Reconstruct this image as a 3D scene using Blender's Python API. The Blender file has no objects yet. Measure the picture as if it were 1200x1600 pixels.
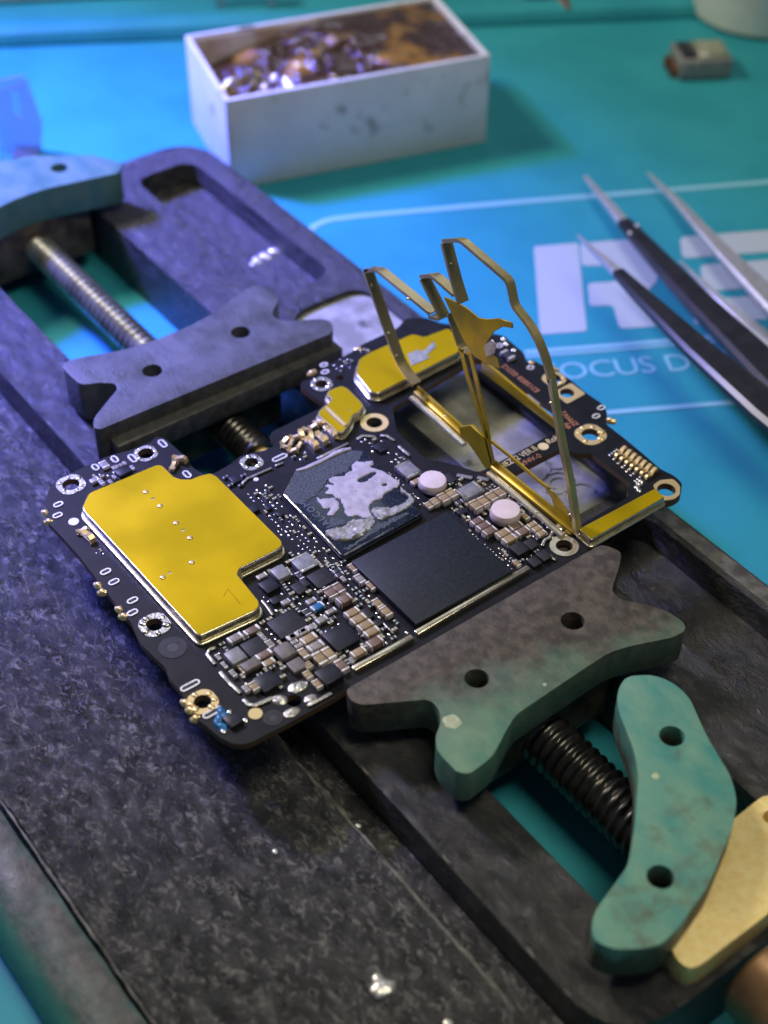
import bpy, bmesh, math, random
from mathutils import Vector, Matrix
from mathutils.geometry import intersect_point_tri_2d
random.seed(7)
S = bpy.context.scene
COL = S.collection
S.unit_settings.scale_length = 0.01          # one unit is one centimetre

# ------------------------------------------------------------------ camera
CAM = Vector((11.5, -8.0, 14.4))
FW = Vector((-0.58095871, 0.44071601, -0.68429261))
RT = Vector((0.59859606, 0.80101415, 0.00768701))
UP = Vector((-0.55151585, 0.40514902, 0.72916702))
FPX = 2400.0
cd = bpy.data.cameras.new('camera')
cam = bpy.data.objects.new('camera', cd)
COL.objects.link(cam)
m = Matrix((RT, UP, -FW)).transposed().to_4x4()
m.translation = CAM
cam.matrix_world = m
cd.sensor_fit = 'VERTICAL'
cd.sensor_height = 36.0
cd.sensor_width = 27.0
cd.lens = 36.0 * FPX / 1600.0
cd.clip_start = 0.1
cd.clip_end = 500
cd.dof.use_dof = True
cd.dof.focus_distance = 18.0
cd.dof.aperture_fstop = 0.054 / (2 * 0.125)
cd.dof.aperture_blades = 0
S.camera = cam

# ------------------------------------------------------------------ light
S.view_settings.view_transform = 'Standard'
S.view_settings.look = 'None'
S.view_settings.exposure = 0.0
S.view_settings.gamma = 1.0
S.cycles.max_bounces = 8
S.cycles.use_adaptive_sampling = True
S.cycles.use_denoising = True
S.cycles.sample_clamp_indirect = 6
w = bpy.data.worlds.new('World')
S.world = w
w.use_nodes = True
w.node_tree.nodes['Background'].inputs[0].default_value = (0.44, 0.55, 0.85, 1)
w.node_tree.nodes['Background'].inputs[1].default_value = 0.10

def lamp(name, kind, loc, target, energy, color, size=1.0, **kw):
    d = bpy.data.lights.new(name, kind)
    d.energy = energy
    d.color = color
    if kind == 'AREA':
        d.shape = 'DISK'
        d.size = size
    else:
        d.shadow_soft_size = size
    for k, v in kw.items():
        setattr(d, k, v)
    o = bpy.data.objects.new(name, d)
    o.location = loc
    o.rotation_euler = (Vector(target) - Vector(loc)).to_track_quat('-Z', 'Y').to_euler()
    COL.objects.link(o)
    return o
lamp('desk_lamp', 'AREA', (-21.0, -5.0, 24), (1.5, 1.0, 0.5), 7000, (1.0, 0.91, 0.68), 6.0)
lamp('ceiling_panel', 'AREA', (9.0, 3.0, 33), (1.5, 0.5, 0.5), 4600, (1.0, 0.93, 0.72), 14.0)
lamp('sheen_panel', 'AREA', (-36.0, 26.0, 44.0), (0.0, 0.0, 1.0), 2000, (0.78, 0.87, 1.0), 24.0)  # added unseen panel that lays a cool sheen on stone and metal
lamp('blue_lamp', 'SPOT', (-26.0, -7.0, 23.0), (-11.0, -1.8, 0.5), 270000, (0.11, 0.13, 1.0), 2.6,
     spot_size=math.radians(42), spot_blend=1.0)

# ------------------------------------------------------------------ picture point -> place at a known height
ZB = 1.6            # top face of the circuit board
def PX(px, py, z):
    d = FW * FPX + RT * (px - 600) + UP * (800 - py)
    t = (z - CAM.z) / d.z
    return CAM + d * t
def BP(px, py, h=0.0):
    p = PX(px, py, ZB + h)
    return (p.x, p.y)
def crop(ox, oy, s, pts):
    return [(ox + x / s, oy + y / s) for x, y in pts]
def PL(pts, z):
    return [(PX(x, y, z).x, PX(x, y, z).y) for x, y in pts]

# ------------------------------------------------------------------ materials
def mat(name, c1, c2=None, rough=0.5, metal=0.0, scale=5.0, bump=0.0, bscale=None, bdist=0.02, coat=0.0, lo=0.4, hi=0.6,
        rvar=0.0, spec=0.5, alpha=1.0, trans=0.0, detail=6.0, aniso=(1, 1, 1), sub=0.0, c3=None, s3=40.0, t3=0.62):
    M = bpy.data.materials.new(name)
    M.use_nodes = True
    nt = M.node_tree
    N, L = nt.nodes, nt.links
    p = N['Principled BSDF']
    p.inputs['Roughness'].default_value = rough
    p.inputs['Metallic'].default_value = metal
    p.inputs['Specular IOR Level'].default_value = spec
    p.inputs['Coat Weight'].default_value = coat
    p.inputs['Coat Roughness'].default_value = 0.08
    p.inputs['Alpha'].default_value = alpha
    p.inputs['Transmission Weight'].default_value = trans
    p.inputs['Base Color'].default_value = (*c1, 1)
    if sub:
        p.inputs['Subsurface Weight'].default_value = sub
        p.inputs['Subsurface Radius'].default_value = (0.05, 0.03, 0.02)
    geo = N.new('ShaderNodeNewGeometry')
    mp = N.new('ShaderNodeMapping')
    mp.inputs['Scale'].default_value = aniso
    L.new(geo.outputs['Position'], mp.inputs['Vector'])
    col = None
    if c2 is not None:
        n = N.new('ShaderNodeTexNoise')
        n.inputs['Scale'].default_value = scale
        n.inputs['Detail'].default_value = detail
        L.new(mp.outputs[0], n.inputs['Vector'])
        r = N.new('ShaderNodeValToRGB')
        r.color_ramp.elements[0].position = lo
        r.color_ramp.elements[1].position = hi
        r.color_ramp.elements[0].color = (*c1, 1)
        r.color_ramp.elements[1].color = (*c2, 1)
        L.new(n.outputs['Fac'], r.inputs[0])
        col = r.outputs[0]
        if c3 is not None:
            n3 = N.new('ShaderNodeTexNoise')
            n3.inputs['Scale'].default_value = s3
            n3.inputs['Detail'].default_value = 3
            L.new(mp.outputs[0], n3.inputs['Vector'])
            r3 = N.new('ShaderNodeValToRGB')
            r3.color_ramp.elements[0].position = t3
            r3.color_ramp.elements[1].position = t3 + 0.1
            L.new(n3.outputs['Fac'], r3.inputs[0])
            mx = N.new('ShaderNodeMix')
            mx.data_type = 'RGBA'
            L.new(r3.outputs[0], mx.inputs['Factor'])
            L.new(col, mx.inputs['A'])
            mx.inputs['B'].default_value = (*c3, 1)
            col = mx.outputs['Result']
        L.new(col, p.inputs['Base Color'])
        if rvar:
            mr = N.new('ShaderNodeMapRange')
            mr.inputs['To Min'].default_value = rough - rvar
            mr.inputs['To Max'].default_value = rough + rvar
            mr.inputs['From Min'].default_value = 0.3
            mr.inputs['From Max'].default_value = 0.7
            L.new(n.outputs['Fac'], mr.inputs['Value'])
            L.new(mr.outputs[0], p.inputs['Roughness'])
    if bump:
        b = N.new('ShaderNodeBump')
        b.inputs['Strength'].default_value = bump
        b.inputs['Distance'].default_value = bdist
        n2 = N.new('ShaderNodeTexNoise')
        n2.inputs['Scale'].default_value = bscale or scale * 4
        n2.inputs['Detail'].default_value = 5
        L.new(mp.outputs[0], n2.inputs['Vector'])
        L.new(n2.outputs['Fac'], b.inputs['Height'])
        L.new(b.outputs[0], p.inputs['Normal'])
    return M

def grad_mat(name, teal, teal2, soot, soot2, axis, a, b, wob=0.9, rough=0.55):
    """Teal stone with a sooty end: soot where axis . position is below a, bare stone above b."""
    M = mat(name, teal, teal2, rough=rough, scale=2.2, bump=0.35, bscale=16, bdist=0.02, aniso=(1, 1.8, 1), lo=0.35, hi=0.68, rvar=0.12)
    nt = M.node_tree
    N, L = nt.nodes, nt.links
    p = N['Principled BSDF']
    base = p.inputs['Base Color'].links[0].from_socket
    geo = N['Geometry'] if 'Geometry' in N else [x for x in N if x.type == 'NEW_GEOMETRY'][0]
    dot = N.new('ShaderNodeVectorMath'); dot.operation = 'DOT_PRODUCT'
    dot.inputs[1].default_value = axis
    L.new(geo.outputs['Position'], dot.inputs[0])
    n = N.new('ShaderNodeTexNoise'); n.inputs['Scale'].default_value = 2.6; n.inputs['Detail'].default_value = 7
    n.inputs['Roughness'].default_value = 0.62
    L.new(geo.outputs['Position'], n.inputs['Vector'])
    ad = N.new('ShaderNodeMath'); ad.operation = 'MULTIPLY_ADD'
    L.new(n.outputs['Fac'], ad.inputs[0]); ad.inputs[1].default_value = wob * 2
    L.new(dot.outputs['Value'], ad.inputs[2])
    mr = N.new('ShaderNodeMapRange')
    mr.inputs['From Min'].default_value = a + wob; mr.inputs['From Max'].default_value = b + wob
    L.new(ad.outputs[0], mr.inputs['Value'])
    n2 = N.new('ShaderNodeTexNoise'); n2.inputs['Scale'].default_value = 9; n2.inputs['Detail'].default_value = 6
    L.new(geo.outputs['Position'], n2.inputs['Vector'])
    sr = N.new('ShaderNodeValToRGB')
    sr.color_ramp.elements[0].position = 0.38; sr.color_ramp.elements[1].position = 0.66
    sr.color_ramp.elements[0].color = (*soot, 1); sr.color_ramp.elements[1].color = (*soot2, 1)
    L.new(n2.outputs['Fac'], sr.inputs[0])
    mx = N.new('ShaderNodeMix'); mx.data_type = 'RGBA'
    L.new(mr.outputs[0], mx.inputs['Factor'])
    L.new(sr.outputs[0], mx.inputs['A']); L.new(base, mx.inputs['B'])
    L.new(mx.outputs['Result'], p.inputs['Base Color'])
    return M

def stone_mat(name, c1, c2, c3, bump, rough, scale=4.0, bd=0.05, glint=(0.52, 0.70)):
    """Sooty composite: crumpled, streaky relief with a satin sheen and pale flecks, part dried residue, part painted glints."""
    M = mat(name, c1, c2, rough=rough, scale=5, lo=0.35, hi=0.7, spec=1.0, aniso=(0.75, 1.15, 1))
    nt = M.node_tree
    N, L = nt.nodes, nt.links
    p = N['Principled BSDF']
    mpp = [x for x in N if x.type == 'MAPPING'][0]
    base = p.inputs['Base Color'].links[0].from_socket
    def tex(sc, kind='FBM', det=8, dist=0.0, rg=0.6):
        n = N.new('ShaderNodeTexNoise')
        n.noise_type = kind
        n.inputs['Scale'].default_value = sc
        n.inputs['Detail'].default_value = det
        n.inputs['Distortion'].default_value = dist
        n.inputs['Roughness'].default_value = rg
        L.new(mpp.outputs[0], n.inputs['Vector'])
        return n.outputs['Fac']
    fine = tex(scale * 3.2, 'RIDGED_MULTIFRACTAL', 6, 1.2)
    mid = tex(scale, 'FBM', 10, 0.7, 0.72)
    h = N.new('ShaderNodeMath'); h.operation = 'MULTIPLY_ADD'
    L.new(fine, h.inputs[0]); h.inputs[1].default_value = 0.16
    L.new(mid, h.inputs[2])
    b = N.new('ShaderNodeBump'); b.inputs['Strength'].default_value = bump; b.inputs['Distance'].default_value = bd
    L.new(h.outputs[0], b.inputs['Height'])
    L.new(b.outputs[0], p.inputs['Normal'])
    # pale flecks: dried residue and specular glints painted into the base colour
    r3 = N.new('ShaderNodeValToRGB')
    r3.color_ramp.elements[0].position = glint[0]; r3.color_ramp.elements[1].position = glint[1]
    L.new(tex(scale * 2.2, 'FBM', 9, 1.0, 0.72), r3.inputs[0])
    mx = N.new('ShaderNodeMix'); mx.data_type = 'RGBA'
    L.new(r3.outputs[0], mx.inputs['Factor'])
    L.new(base, mx.inputs['A']); mx.inputs['B'].default_value = (*c3, 1)
    L.new(mx.outputs['Result'], p.inputs['Base Color'])
    rr = N.new('ShaderNodeMapRange')
    rr.inputs['From Min'].default_value = 0.3; rr.inputs['From Max'].default_value = 0.7
    rr.inputs['To Min'].default_value = rough - 0.12; rr.inputs['To Max'].default_value = rough + 0.2
    L.new(tex(scale * 0.5, 'FBM', 5, 1.0), rr.inputs['Value'])
    L.new(rr.outputs[0], p.inputs['Roughness'])
    return M

M = {}
M['mat'] = mat('silicone_teal', (0.022, 0.255, 0.315), (0.028, 0.29, 0.35), rough=0.55, scale=0.6, bump=0.08, bscale=30, spec=0.25)
M['mat_print'] = mat('mat_print_white', (0.40, 0.47, 0.53), rough=0.6)
M['mat_line'] = mat('mat_line_pale', (0.22, 0.50, 0.60), rough=0.5)
M['stone'] = stone_mat('sooty_stone', (0.020, 0.020, 0.021), (0.060, 0.060, 0.058), (0.30, 0.29, 0.27), 0.9, 0.24, 4.6, 0.13, (0.52, 0.68))
M['rail'] = stone_mat('sooty_rail', (0.008, 0.008, 0.008), (0.024, 0.0235, 0.0225), (0.085, 0.082, 0.074), 0.9, 0.34, 4.0, 0.09)
M['rim'] = grad_mat('rim_stone', (0.04, 0.17, 0.14), (0.06, 0.21, 0.17), (0.045, 0.043, 0.046), (0.10, 0.095, 0.10), (0, 0, -1), -0.74, -0.60, 0.06)
M['worn'] = mat('worn_pad', (0.22, 0.22, 0.19), (0.37, 0.37, 0.32), rough=0.4, scale=2.2, bump=0.3, bscale=12, c3=(0.10, 0.10, 0.085), s3=3.0, t3=0.62, rvar=0.1)
M['jaw_dark'] = grad_mat('sooty_jaw', (0.05, 0.055, 0.05), (0.10, 0.105, 0.10), (0.035, 0.032, 0.03), (0.085, 0.082, 0.08), (-1, 0, 0), 2.2, 3.2, 0.6)
M['jaw_teal'] = grad_mat('half_sooty_jaw', (0.07, 0.20, 0.15), (0.16, 0.28, 0.19), (0.042, 0.035, 0.028), (0.10, 0.085, 0.066), (0.93, -0.25, -0.15), 2.95, 3.9, 0.55)
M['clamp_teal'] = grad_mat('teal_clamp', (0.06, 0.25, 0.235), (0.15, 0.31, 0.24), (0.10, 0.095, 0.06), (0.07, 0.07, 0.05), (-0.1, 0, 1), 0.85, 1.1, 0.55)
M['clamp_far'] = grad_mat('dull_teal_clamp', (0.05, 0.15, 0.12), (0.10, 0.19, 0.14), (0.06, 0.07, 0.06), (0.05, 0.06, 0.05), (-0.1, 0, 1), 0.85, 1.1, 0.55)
M['frost'] = mat('frosted_residue', (0.014, 0.02, 0.03), (0.15, 0.16, 0.18), rough=0.3, scale=60, lo=0.44, hi=0.68, bump=0.4, bscale=70, bdist=0.005)
M['carriage'] = mat('grimy_brown_block', (0.03, 0.022, 0.016), (0.10, 0.075, 0.05), rough=0.6, scale=3, bump=0.2)
M['screw_steel'] = mat('screw_steel', (0.55, 0.55, 0.54), (0.36, 0.35, 0.33), rough=0.35, metal=0.85, scale=4)
M['screw_black'] = mat('screw_black_oxide', (0.05, 0.048, 0.045), (0.09, 0.085, 0.075), rough=0.28, metal=0.85, scale=6)
M['brass'] = mat('sandblasted_brass', (0.84, 0.63, 0.24), (0.90, 0.72, 0.33), rough=0.45, metal=0.25, scale=14, bump=0.35, bscale=42, bdist=0.012)
M['knob'] = mat('copper_brown_knob', (0.25, 0.14, 0.07), (0.33, 0.20, 0.11), rough=0.35, metal=0.6, scale=3)
M['pcb'] = mat('black_soldermask', (0.005, 0.005, 0.007), (0.009, 0.009, 0.012), rough=0.45, scale=4, bump=0.04, bscale=60, spec=0.25)
M['pcb_edge'] = mat('board_edge', (0.10, 0.06, 0.03), rough=0.6)
M['gold'] = mat('pad_gold', (0.84, 0.64, 0.30), rough=0.32, metal=0.65)
M['solder'] = mat('solder_silver', (0.78, 0.77, 0.72), (0.55, 0.53, 0.48), rough=0.25, metal=1.0, scale=20, bump=0.2, bscale=40)
M['solder_dull'] = mat('dull_solder', (0.55, 0.54, 0.48), (0.36, 0.35, 0.30), rough=0.35, metal=0.8, scale=14, bump=0.4, bscale=30)
M['tin'] = mat('tin_white', (0.86, 0.85, 0.80), (0.66, 0.64, 0.57), rough=0.38, metal=0.25, scale=25)
M['silk'] = mat('silkscreen_white', (0.75, 0.76, 0.80), rough=0.5)
M['silk_gold'] = mat('print_gold', (0.78, 0.66, 0.38), rough=0.5)
M['silk_copper'] = mat('print_copper', (0.52, 0.22, 0.10), rough=0.5)
M['lid'] = mat('shield_yellow', (0.52, 0.36, 0.0), (0.58, 0.40, 0.0), rough=0.42, metal=0.6, scale=1.2, bump=0.06, bscale=150, bdist=0.003, rvar=0.07, spec=0.25)
M['rimmetal'] = mat('shield_rim_metal', (0.74, 0.68, 0.50), (0.60, 0.54, 0.38), rough=0.26, metal=0.85, scale=8)
M['frame'] = mat('brass_frame_metal', (0.56, 0.46, 0.22), (0.44, 0.36, 0.18), rough=0.30, metal=0.7, scale=3, bump=0.12, bscale=22)
M['frame_yellow'] = mat('frame_yellow', (0.58, 0.40, 0.01), (0.46, 0.32, 0.03), rough=0.36, metal=0.5, scale=4)
M['foil'] = mat('silver_foil', (0.55, 0.56, 0.56), (0.42, 0.43, 0.43), rough=0.35, metal=0.7, scale=15, bump=0.3, bscale=30)
M['chip'] = mat('chip_black', (0.012, 0.016, 0.022), (0.018, 0.023, 0.030), rough=0.45, scale=20, bump=0.4, bscale=70, bdist=0.005, c3=(0.075, 0.085, 0.105), s3=85, t3=0.64, spec=0.3)
M['chip_gray'] = mat('chip_dark_gray', (0.017, 0.018, 0.021), (0.025, 0.026, 0.029), rough=0.5, scale=14, bump=0.08, bscale=90, spec=0.35)
M['chip_navy'] = mat('chip_navy', (0.010, 0.012, 0.019), (0.018, 0.020, 0.030), rough=0.4, scale=10, spec=0.35)
M['ferrite'] = mat('ferrite_gray', (0.20, 0.20, 0.20), (0.27, 0.27, 0.265), rough=0.45, scale=12, metal=0.2)
M['ferrite_brown'] = mat('ferrite_brown', (0.13, 0.115, 0.10), (0.18, 0.16, 0.14), rough=0.5, scale=12)
M['cap_tan'] = mat('capacitor_tan', (0.30, 0.22, 0.11), (0.36, 0.27, 0.14), rough=0.4, scale=8)
M['cap_brown'] = mat('capacitor_brown', (0.17, 0.11, 0.08), (0.22, 0.15, 0.11), rough=0.4, scale=8)
M['cap_gray'] = mat('capacitor_gray', (0.24, 0.22, 0.19), (0.30, 0.28, 0.24), rough=0.4, scale=8)
M['cap_blue'] = mat('capacitor_blue', (0.01, 0.16, 0.36), (0.02, 0.10, 0.26), rough=0.35, scale=20)
M['cap_dark'] = mat('capacitor_dark', (0.03, 0.03, 0.035), rough=0.45)
M['die'] = mat('bare_die', (0.010, 0.015, 0.024), (0.018, 0.026, 0.040), rough=0.15, scale=6, c3=(0.07, 0.08, 0.10), s3=60, t3=0.58)
M['underfill'] = mat('underfill_amber_clear', (0.10, 0.10, 0.08), (0.22, 0.22, 0.18), rough=0.12, scale=9, coat=0.6, bump=0.2, bscale=12)
M['paste'] = mat('thermal_paste_pinkish', (0.37, 0.34, 0.345), (0.47, 0.44, 0.44), rough=0.6, scale=9, bump=0.3, bscale=45, bdist=0.010, c3=(0.25, 0.235, 0.24), s3=26, t3=0.60)
M['paste_wet'] = mat('thermal_paste_residue', (0.22, 0.22, 0.19), (0.42, 0.42, 0.38), rough=0.22, scale=10, bump=0.8, bscale=16, bdist=0.03, c3=(0.22, 0.22, 0.15), s3=9, t3=0.58)
M['pad_pink'] = mat('thermal_pad_pink', (0.66, 0.55, 0.52), (0.72, 0.61, 0.58), rough=0.6, scale=7, bump=0.25, bscale=20, sub=0.15)
M['carton'] = mat('white_card', (0.66, 0.68, 0.68), (0.60, 0.62, 0.62), rough=0.6, scale=1.5, c3=(0.26, 0.26, 0.24), s3=1.3, t3=0.57)
M['carton_in'] = mat('stained_card', (0.62, 0.56, 0.56), (0.36, 0.22, 0.10), rough=0.45, scale=1.2, lo=0.42, hi=0.66)
M['rosin'] = mat('rosin_brown', (0.045, 0.016, 0.006), (0.36, 0.18, 0.02), rough=0.05, scale=1.1, coat=1.0, bump=0.9, bscale=2.4, bdist=0.25, trans=0.2, lo=0.50, hi=0.62)
M['tweezer_black'] = mat('black_tweezer_coating', (0.014, 0.014, 0.018), (0.022, 0.022, 0.026), rough=0.34, scale=4, bump=0.05, bscale=60)
M['steel'] = mat('brushed_steel', (0.70, 0.70, 0.70), (0.60, 0.60, 0.60), rough=0.42, metal=0.75, scale=6)
M['jar'] = mat('white_plastic', (0.72, 0.72, 0.66), (0.66, 0.66, 0.60), rough=0.45, scale=2)
M['clear'] = mat('cloudy_plastic', (0.80, 0.76, 0.84), rough=0.2, trans=0.85)
M['copper_dirty'] = mat('rusty_copper', (0.24, 0.09, 0.05), (0.12, 0.06, 0.04), rough=0.5, metal=0.4, scale=4)

# ------------------------------------------------------------------ mesh helpers
class G:
    def __init__(self):
        self.v, self.f, self.mi = [], [], []
    def add(self, vs, fs, mi=0):
        b = len(self.v)
        self.v += [tuple(x) for x in vs]
        self.f += [tuple(b + i for i in f) for f in fs]
        self.mi += [mi] * len(fs)
        return self
    def box(self, c, s, rz=0.0, mi=0, taper=1.0):
        ca, sa = math.cos(rz), math.sin(rz)
        vs = []
        for z, t in ((-.5, 1.0), (.5, taper)):
            for x, y in ((-.5, -.5), (.5, -.5), (.5, .5), (-.5, .5)):
                X, Y = x * s[0] * t, y * s[1] * t
                vs.append((c[0] + X * ca - Y * sa, c[1] + X * sa + Y * ca, c[2] + z * s[2]))
        return self.add(vs, [(3, 2, 1, 0), (4, 5, 6, 7), (0, 1, 5, 4), (1, 2, 6, 5), (2, 3, 7, 6), (3, 0, 4, 7)], mi)
    def prism(self, poly, z0, z1, mi=0):
        if area(poly) < 0:
            poly = poly[::-1]
        n = len(poly)
        vs = [(x, y, z0) for x, y in poly] + [(x, y, z1) for x, y in poly]
        fs = [tuple(range(n - 1, -1, -1)), tuple(range(n, 2 * n))]
        fs += [(i, (i + 1) % n, n + (i + 1) % n, n + i) for i in range(n)]
        return self.add(vs, fs, mi)
    def tube(self, path, r, n=10, mi=0, flat=1.0, cap=True):
        path = [Vector(p) for p in path]
        rs = r if isinstance(r, (list, tuple)) else [r] * len(path)
        vs, fs = [], []
        for i, p in enumerate(path):
            t = (path[min(i + 1, len(path) - 1)] - path[max(i - 1, 0)]).normalized()
            a = t.cross(Vector((0, 0, 1)))
            if a.length < 1e-4:
                a = Vector((1, 0, 0))
            a.normalize()
            b = a.cross(t).normalized()
            for k in range(n):
                th = 2 * math.pi * k / n
                vs.append(p + a * (rs[i] * math.cos(th)) + b * (rs[i] * flat * math.sin(th)))
        for i in range(len(path) - 1):
            for k in range(n):
                fs.append((i * n + k, i * n + (k + 1) % n, (i + 1) * n + (k + 1) % n, (i + 1) * n + k))
        if cap:
            fs.append(tuple(range(n - 1, -1, -1)))
            fs.append(tuple((len(path) - 1) * n + k for k in range(n)))
        return self.add(vs, fs, mi)
    def lathe(self, c, prof, n=24, mi=0):
        vs, fs = [], []
        for r, z in prof:
            for k in range(n):
                th = 2 * math.pi * k / n
                vs.append((c[0] + r * math.cos(th), c[1] + r * math.sin(th), c[2] + z))
        for i in range(len(prof) - 1):
            for k in range(n):
                fs.append((i * n + k, i * n + (k + 1) % n, (i + 1) * n + (k + 1) % n, (i + 1) * n + k))
        fs.append(tuple(range(n - 1, -1, -1)))
        fs.append(tuple((len(prof) - 1) * n + k for k in range(n)))
        return self.add(vs, fs, mi)
    def ring(self, c, r0, r1, h, n=28, mi=0):
        pr = [(r0, 0), (r1, 0), (r1, h), (r0, h)]
        vs, fs = [], []
        for r, z in pr:
            for k in range(n):
                th = 2 * math.pi * k / n
                vs.append((c[0] + r * math.cos(th), c[1] + r * math.sin(th), c[2] + z))
        for i in range(4):
            j = (i + 1) % 4
            for k in range(n):
                fs.append((i * n + k, i * n + (k + 1) % n, j * n + (k + 1) % n, j * n + k))
        return self.add(vs, fs, mi)
    def blob(self, c, r, n=8, mi=0, flat=0.6, sx=1.0, sy=1.0, rz=0.0):
        ca, sa = math.cos(rz), math.sin(rz)
        vs, fs = [], []
        rows = 4
        for i in range(rows):
            ph = (math.pi / 2) * i / rows
            for k in range(n):
                th = 2 * math.pi * k / n
                x, y = r * sx * math.cos(ph) * math.cos(th), r * sy * math.cos(ph) * math.sin(th)
                vs.append((c[0] + x * ca - y * sa, c[1] + x * sa + y * ca, c[2] + r * flat * math.sin(ph)))
        vs.append((c[0], c[1], c[2] + r * flat))
        for i in range(rows - 1):
            for k in range(n):
                fs.append((i * n + k, i * n + (k + 1) % n, (i + 1) * n + (k + 1) % n, (i + 1) * n + k))
        for k in range(n):
            fs.append(((rows - 1) * n + k, (rows - 1) * n + (k + 1) % n, rows * n))
        return self.add(vs, fs, mi)
    def mesh(self, name, bevel=0.0, seg=2, smooth=35, minang=40):
        bm = bmesh.new()
        vv = [bm.verts.new(p) for p in self.v]
        for f, k in zip(self.f, self.mi):
            try:
                fc = bm.faces.new([vv[i] for i in f])
                fc.material_index = k
            except ValueError:
                pass
        return finish(bm, name, bevel, seg, smooth, minang)

def finish(bm, name, bevel=0.0, seg=2, smooth=35, minang=40):
    if bevel:
        bm.normal_update()
        es = [e for e in bm.edges if len(e.link_faces) == 2 and e.calc_face_angle(0) > math.radians(minang)]
        bmesh.ops.bevel(bm, geom=es, offset=bevel, segments=seg, profile=0.5, affect='EDGES', clamp_overlap=True)
    me = bpy.data.meshes.new(name)
    bm.to_mesh(me)
    bm.free()
    for p in me.polygons:
        p.use_smooth = not (bevel and (abs(p.normal.z) > 0.9995 or abs(p.normal.x) > 0.9995 or abs(p.normal.y) > 0.9995))
    me.set_sharp_from_angle(angle=math.radians(smooth))
    return me

WL = {}
def put(name, me, mats, parent=None, recentre=True, loc=None):
    """Link a mesh as one object; its origin goes to the foot of its own shape."""
    if not isinstance(mats, (list, tuple)):
        mats = [mats]
    if not me.materials:
        for x in mats:
            me.materials.append(M[x] if isinstance(x, str) else x)
    o = bpy.data.objects.new(name, me)
    wl = Vector(loc) if loc is not None else Vector((0, 0, 0))
    if recentre and loc is None:
        xs = [v.co.x for v in me.vertices]; ys = [v.co.y for v in me.vertices]; zs = [v.co.z for v in me.vertices]
        wl = Vector(((min(xs) + max(xs)) / 2, (min(ys) + max(ys)) / 2, min(zs)))
        me.transform(Matrix.Translation(-wl))
    COL.objects.link(o)
    if parent is not None:
        o.parent = parent
        o.location = wl - WL[parent.name]
    else:
        o.location = wl
    WL[o.name] = wl
    return o
def build(g, name, mats, parent=None, bevel=0.0, seg=2, smooth=35, **kw):
    return put(name, g.mesh(name, bevel, seg, smooth), mats, parent, **kw)
def thing(name, label, cat, loc, group=None):
    o = bpy.data.objects.new(name, None)
    o.empty_display_size = 0.3
    COL.objects.link(o)
    o.location = loc
    WL[o.name] = Vector(loc)
    tag(o, label, cat, group)
    return o
def tag(o, label=None, cat=None, group=None, kind=None):
    for k, v in (('label', label), ('category', cat), ('group', group), ('kind', kind)):
        if v:
            o[k] = v
    return o

def area(p):
    return sum(p[i][0] * p[(i + 1) % len(p)][1] - p[(i + 1) % len(p)][0] * p[i][1] for i in range(len(p))) / 2
def rounded(poly, r, n=4):
    """Round the corners of a polygon with radius r (clamped to the sides)."""
    out = []
    k = len(poly)
    for i in range(k):
        p0, p1, p2 = Vector(poly[i - 1]), Vector(poly[i]), Vector(poly[(i + 1) % k])
        a, b = p0 - p1, p2 - p1
        la, lb = a.length, b.length
        if la < 1e-6 or lb < 1e-6:
            continue
        d = min(r, la * 0.45, lb * 0.45)
        s, e = p1 + a * (d / la), p1 + b * (d / lb)
        for j in range(n + 1):
            t = j / n
            q = s * (1 - t) ** 2 + p1 * (2 * t * (1 - t)) + e * t * t
            out.append((q.x, q.y))
    return out
def circ(c, r, n=18):
    return [(c[0] + r * math.cos(2 * math.pi * k / n), c[1] + r * math.sin(2 * math.pi * k / n)) for k in range(n)]
def rect(x0, y0, x1, y1):
    return [(x0, y0), (x1, y0), (x1, y1), (x0, y1)]
def inside(p, poly):
    c = False
    j = len(poly) - 1
    for i in range(len(poly)):
        if (poly[i][1] > p[1]) != (poly[j][1] > p[1]) and p[0] < (poly[j][0] - poly[i][0]) * (p[1] - poly[i][1]) / (poly[j][1] - poly[i][1]) + poly[i][0]:
            c = not c
        j = i
    return c
def grow(poly, d):
    """Offset a polygon outward by d."""
    if area(poly) < 0:
        poly = poly[::-1]
    out = []
    k = len(poly)
    for i in range(k):
        p0, p1, p2 = Vector(poly[i - 1]), Vector(poly[i]), Vector(poly[(i + 1) % k])
        e1, e2 = (p1 - p0), (p2 - p1)
        if e1.length < 1e-6 or e2.length < 1e-6:
            out.append(tuple(p1)); continue
        n1 = Vector((e1.y, -e1.x)).normalized(); n2 = Vector((e2.y, -e2.x)).normalized()
        b = n1 + n2
        if b.length < 1e-3:
            b = n1
        b.normalize()
        q = p1 + b * (d / max(0.45, b.dot(n1)))
        out.append((q.x, q.y))
    return out

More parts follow.
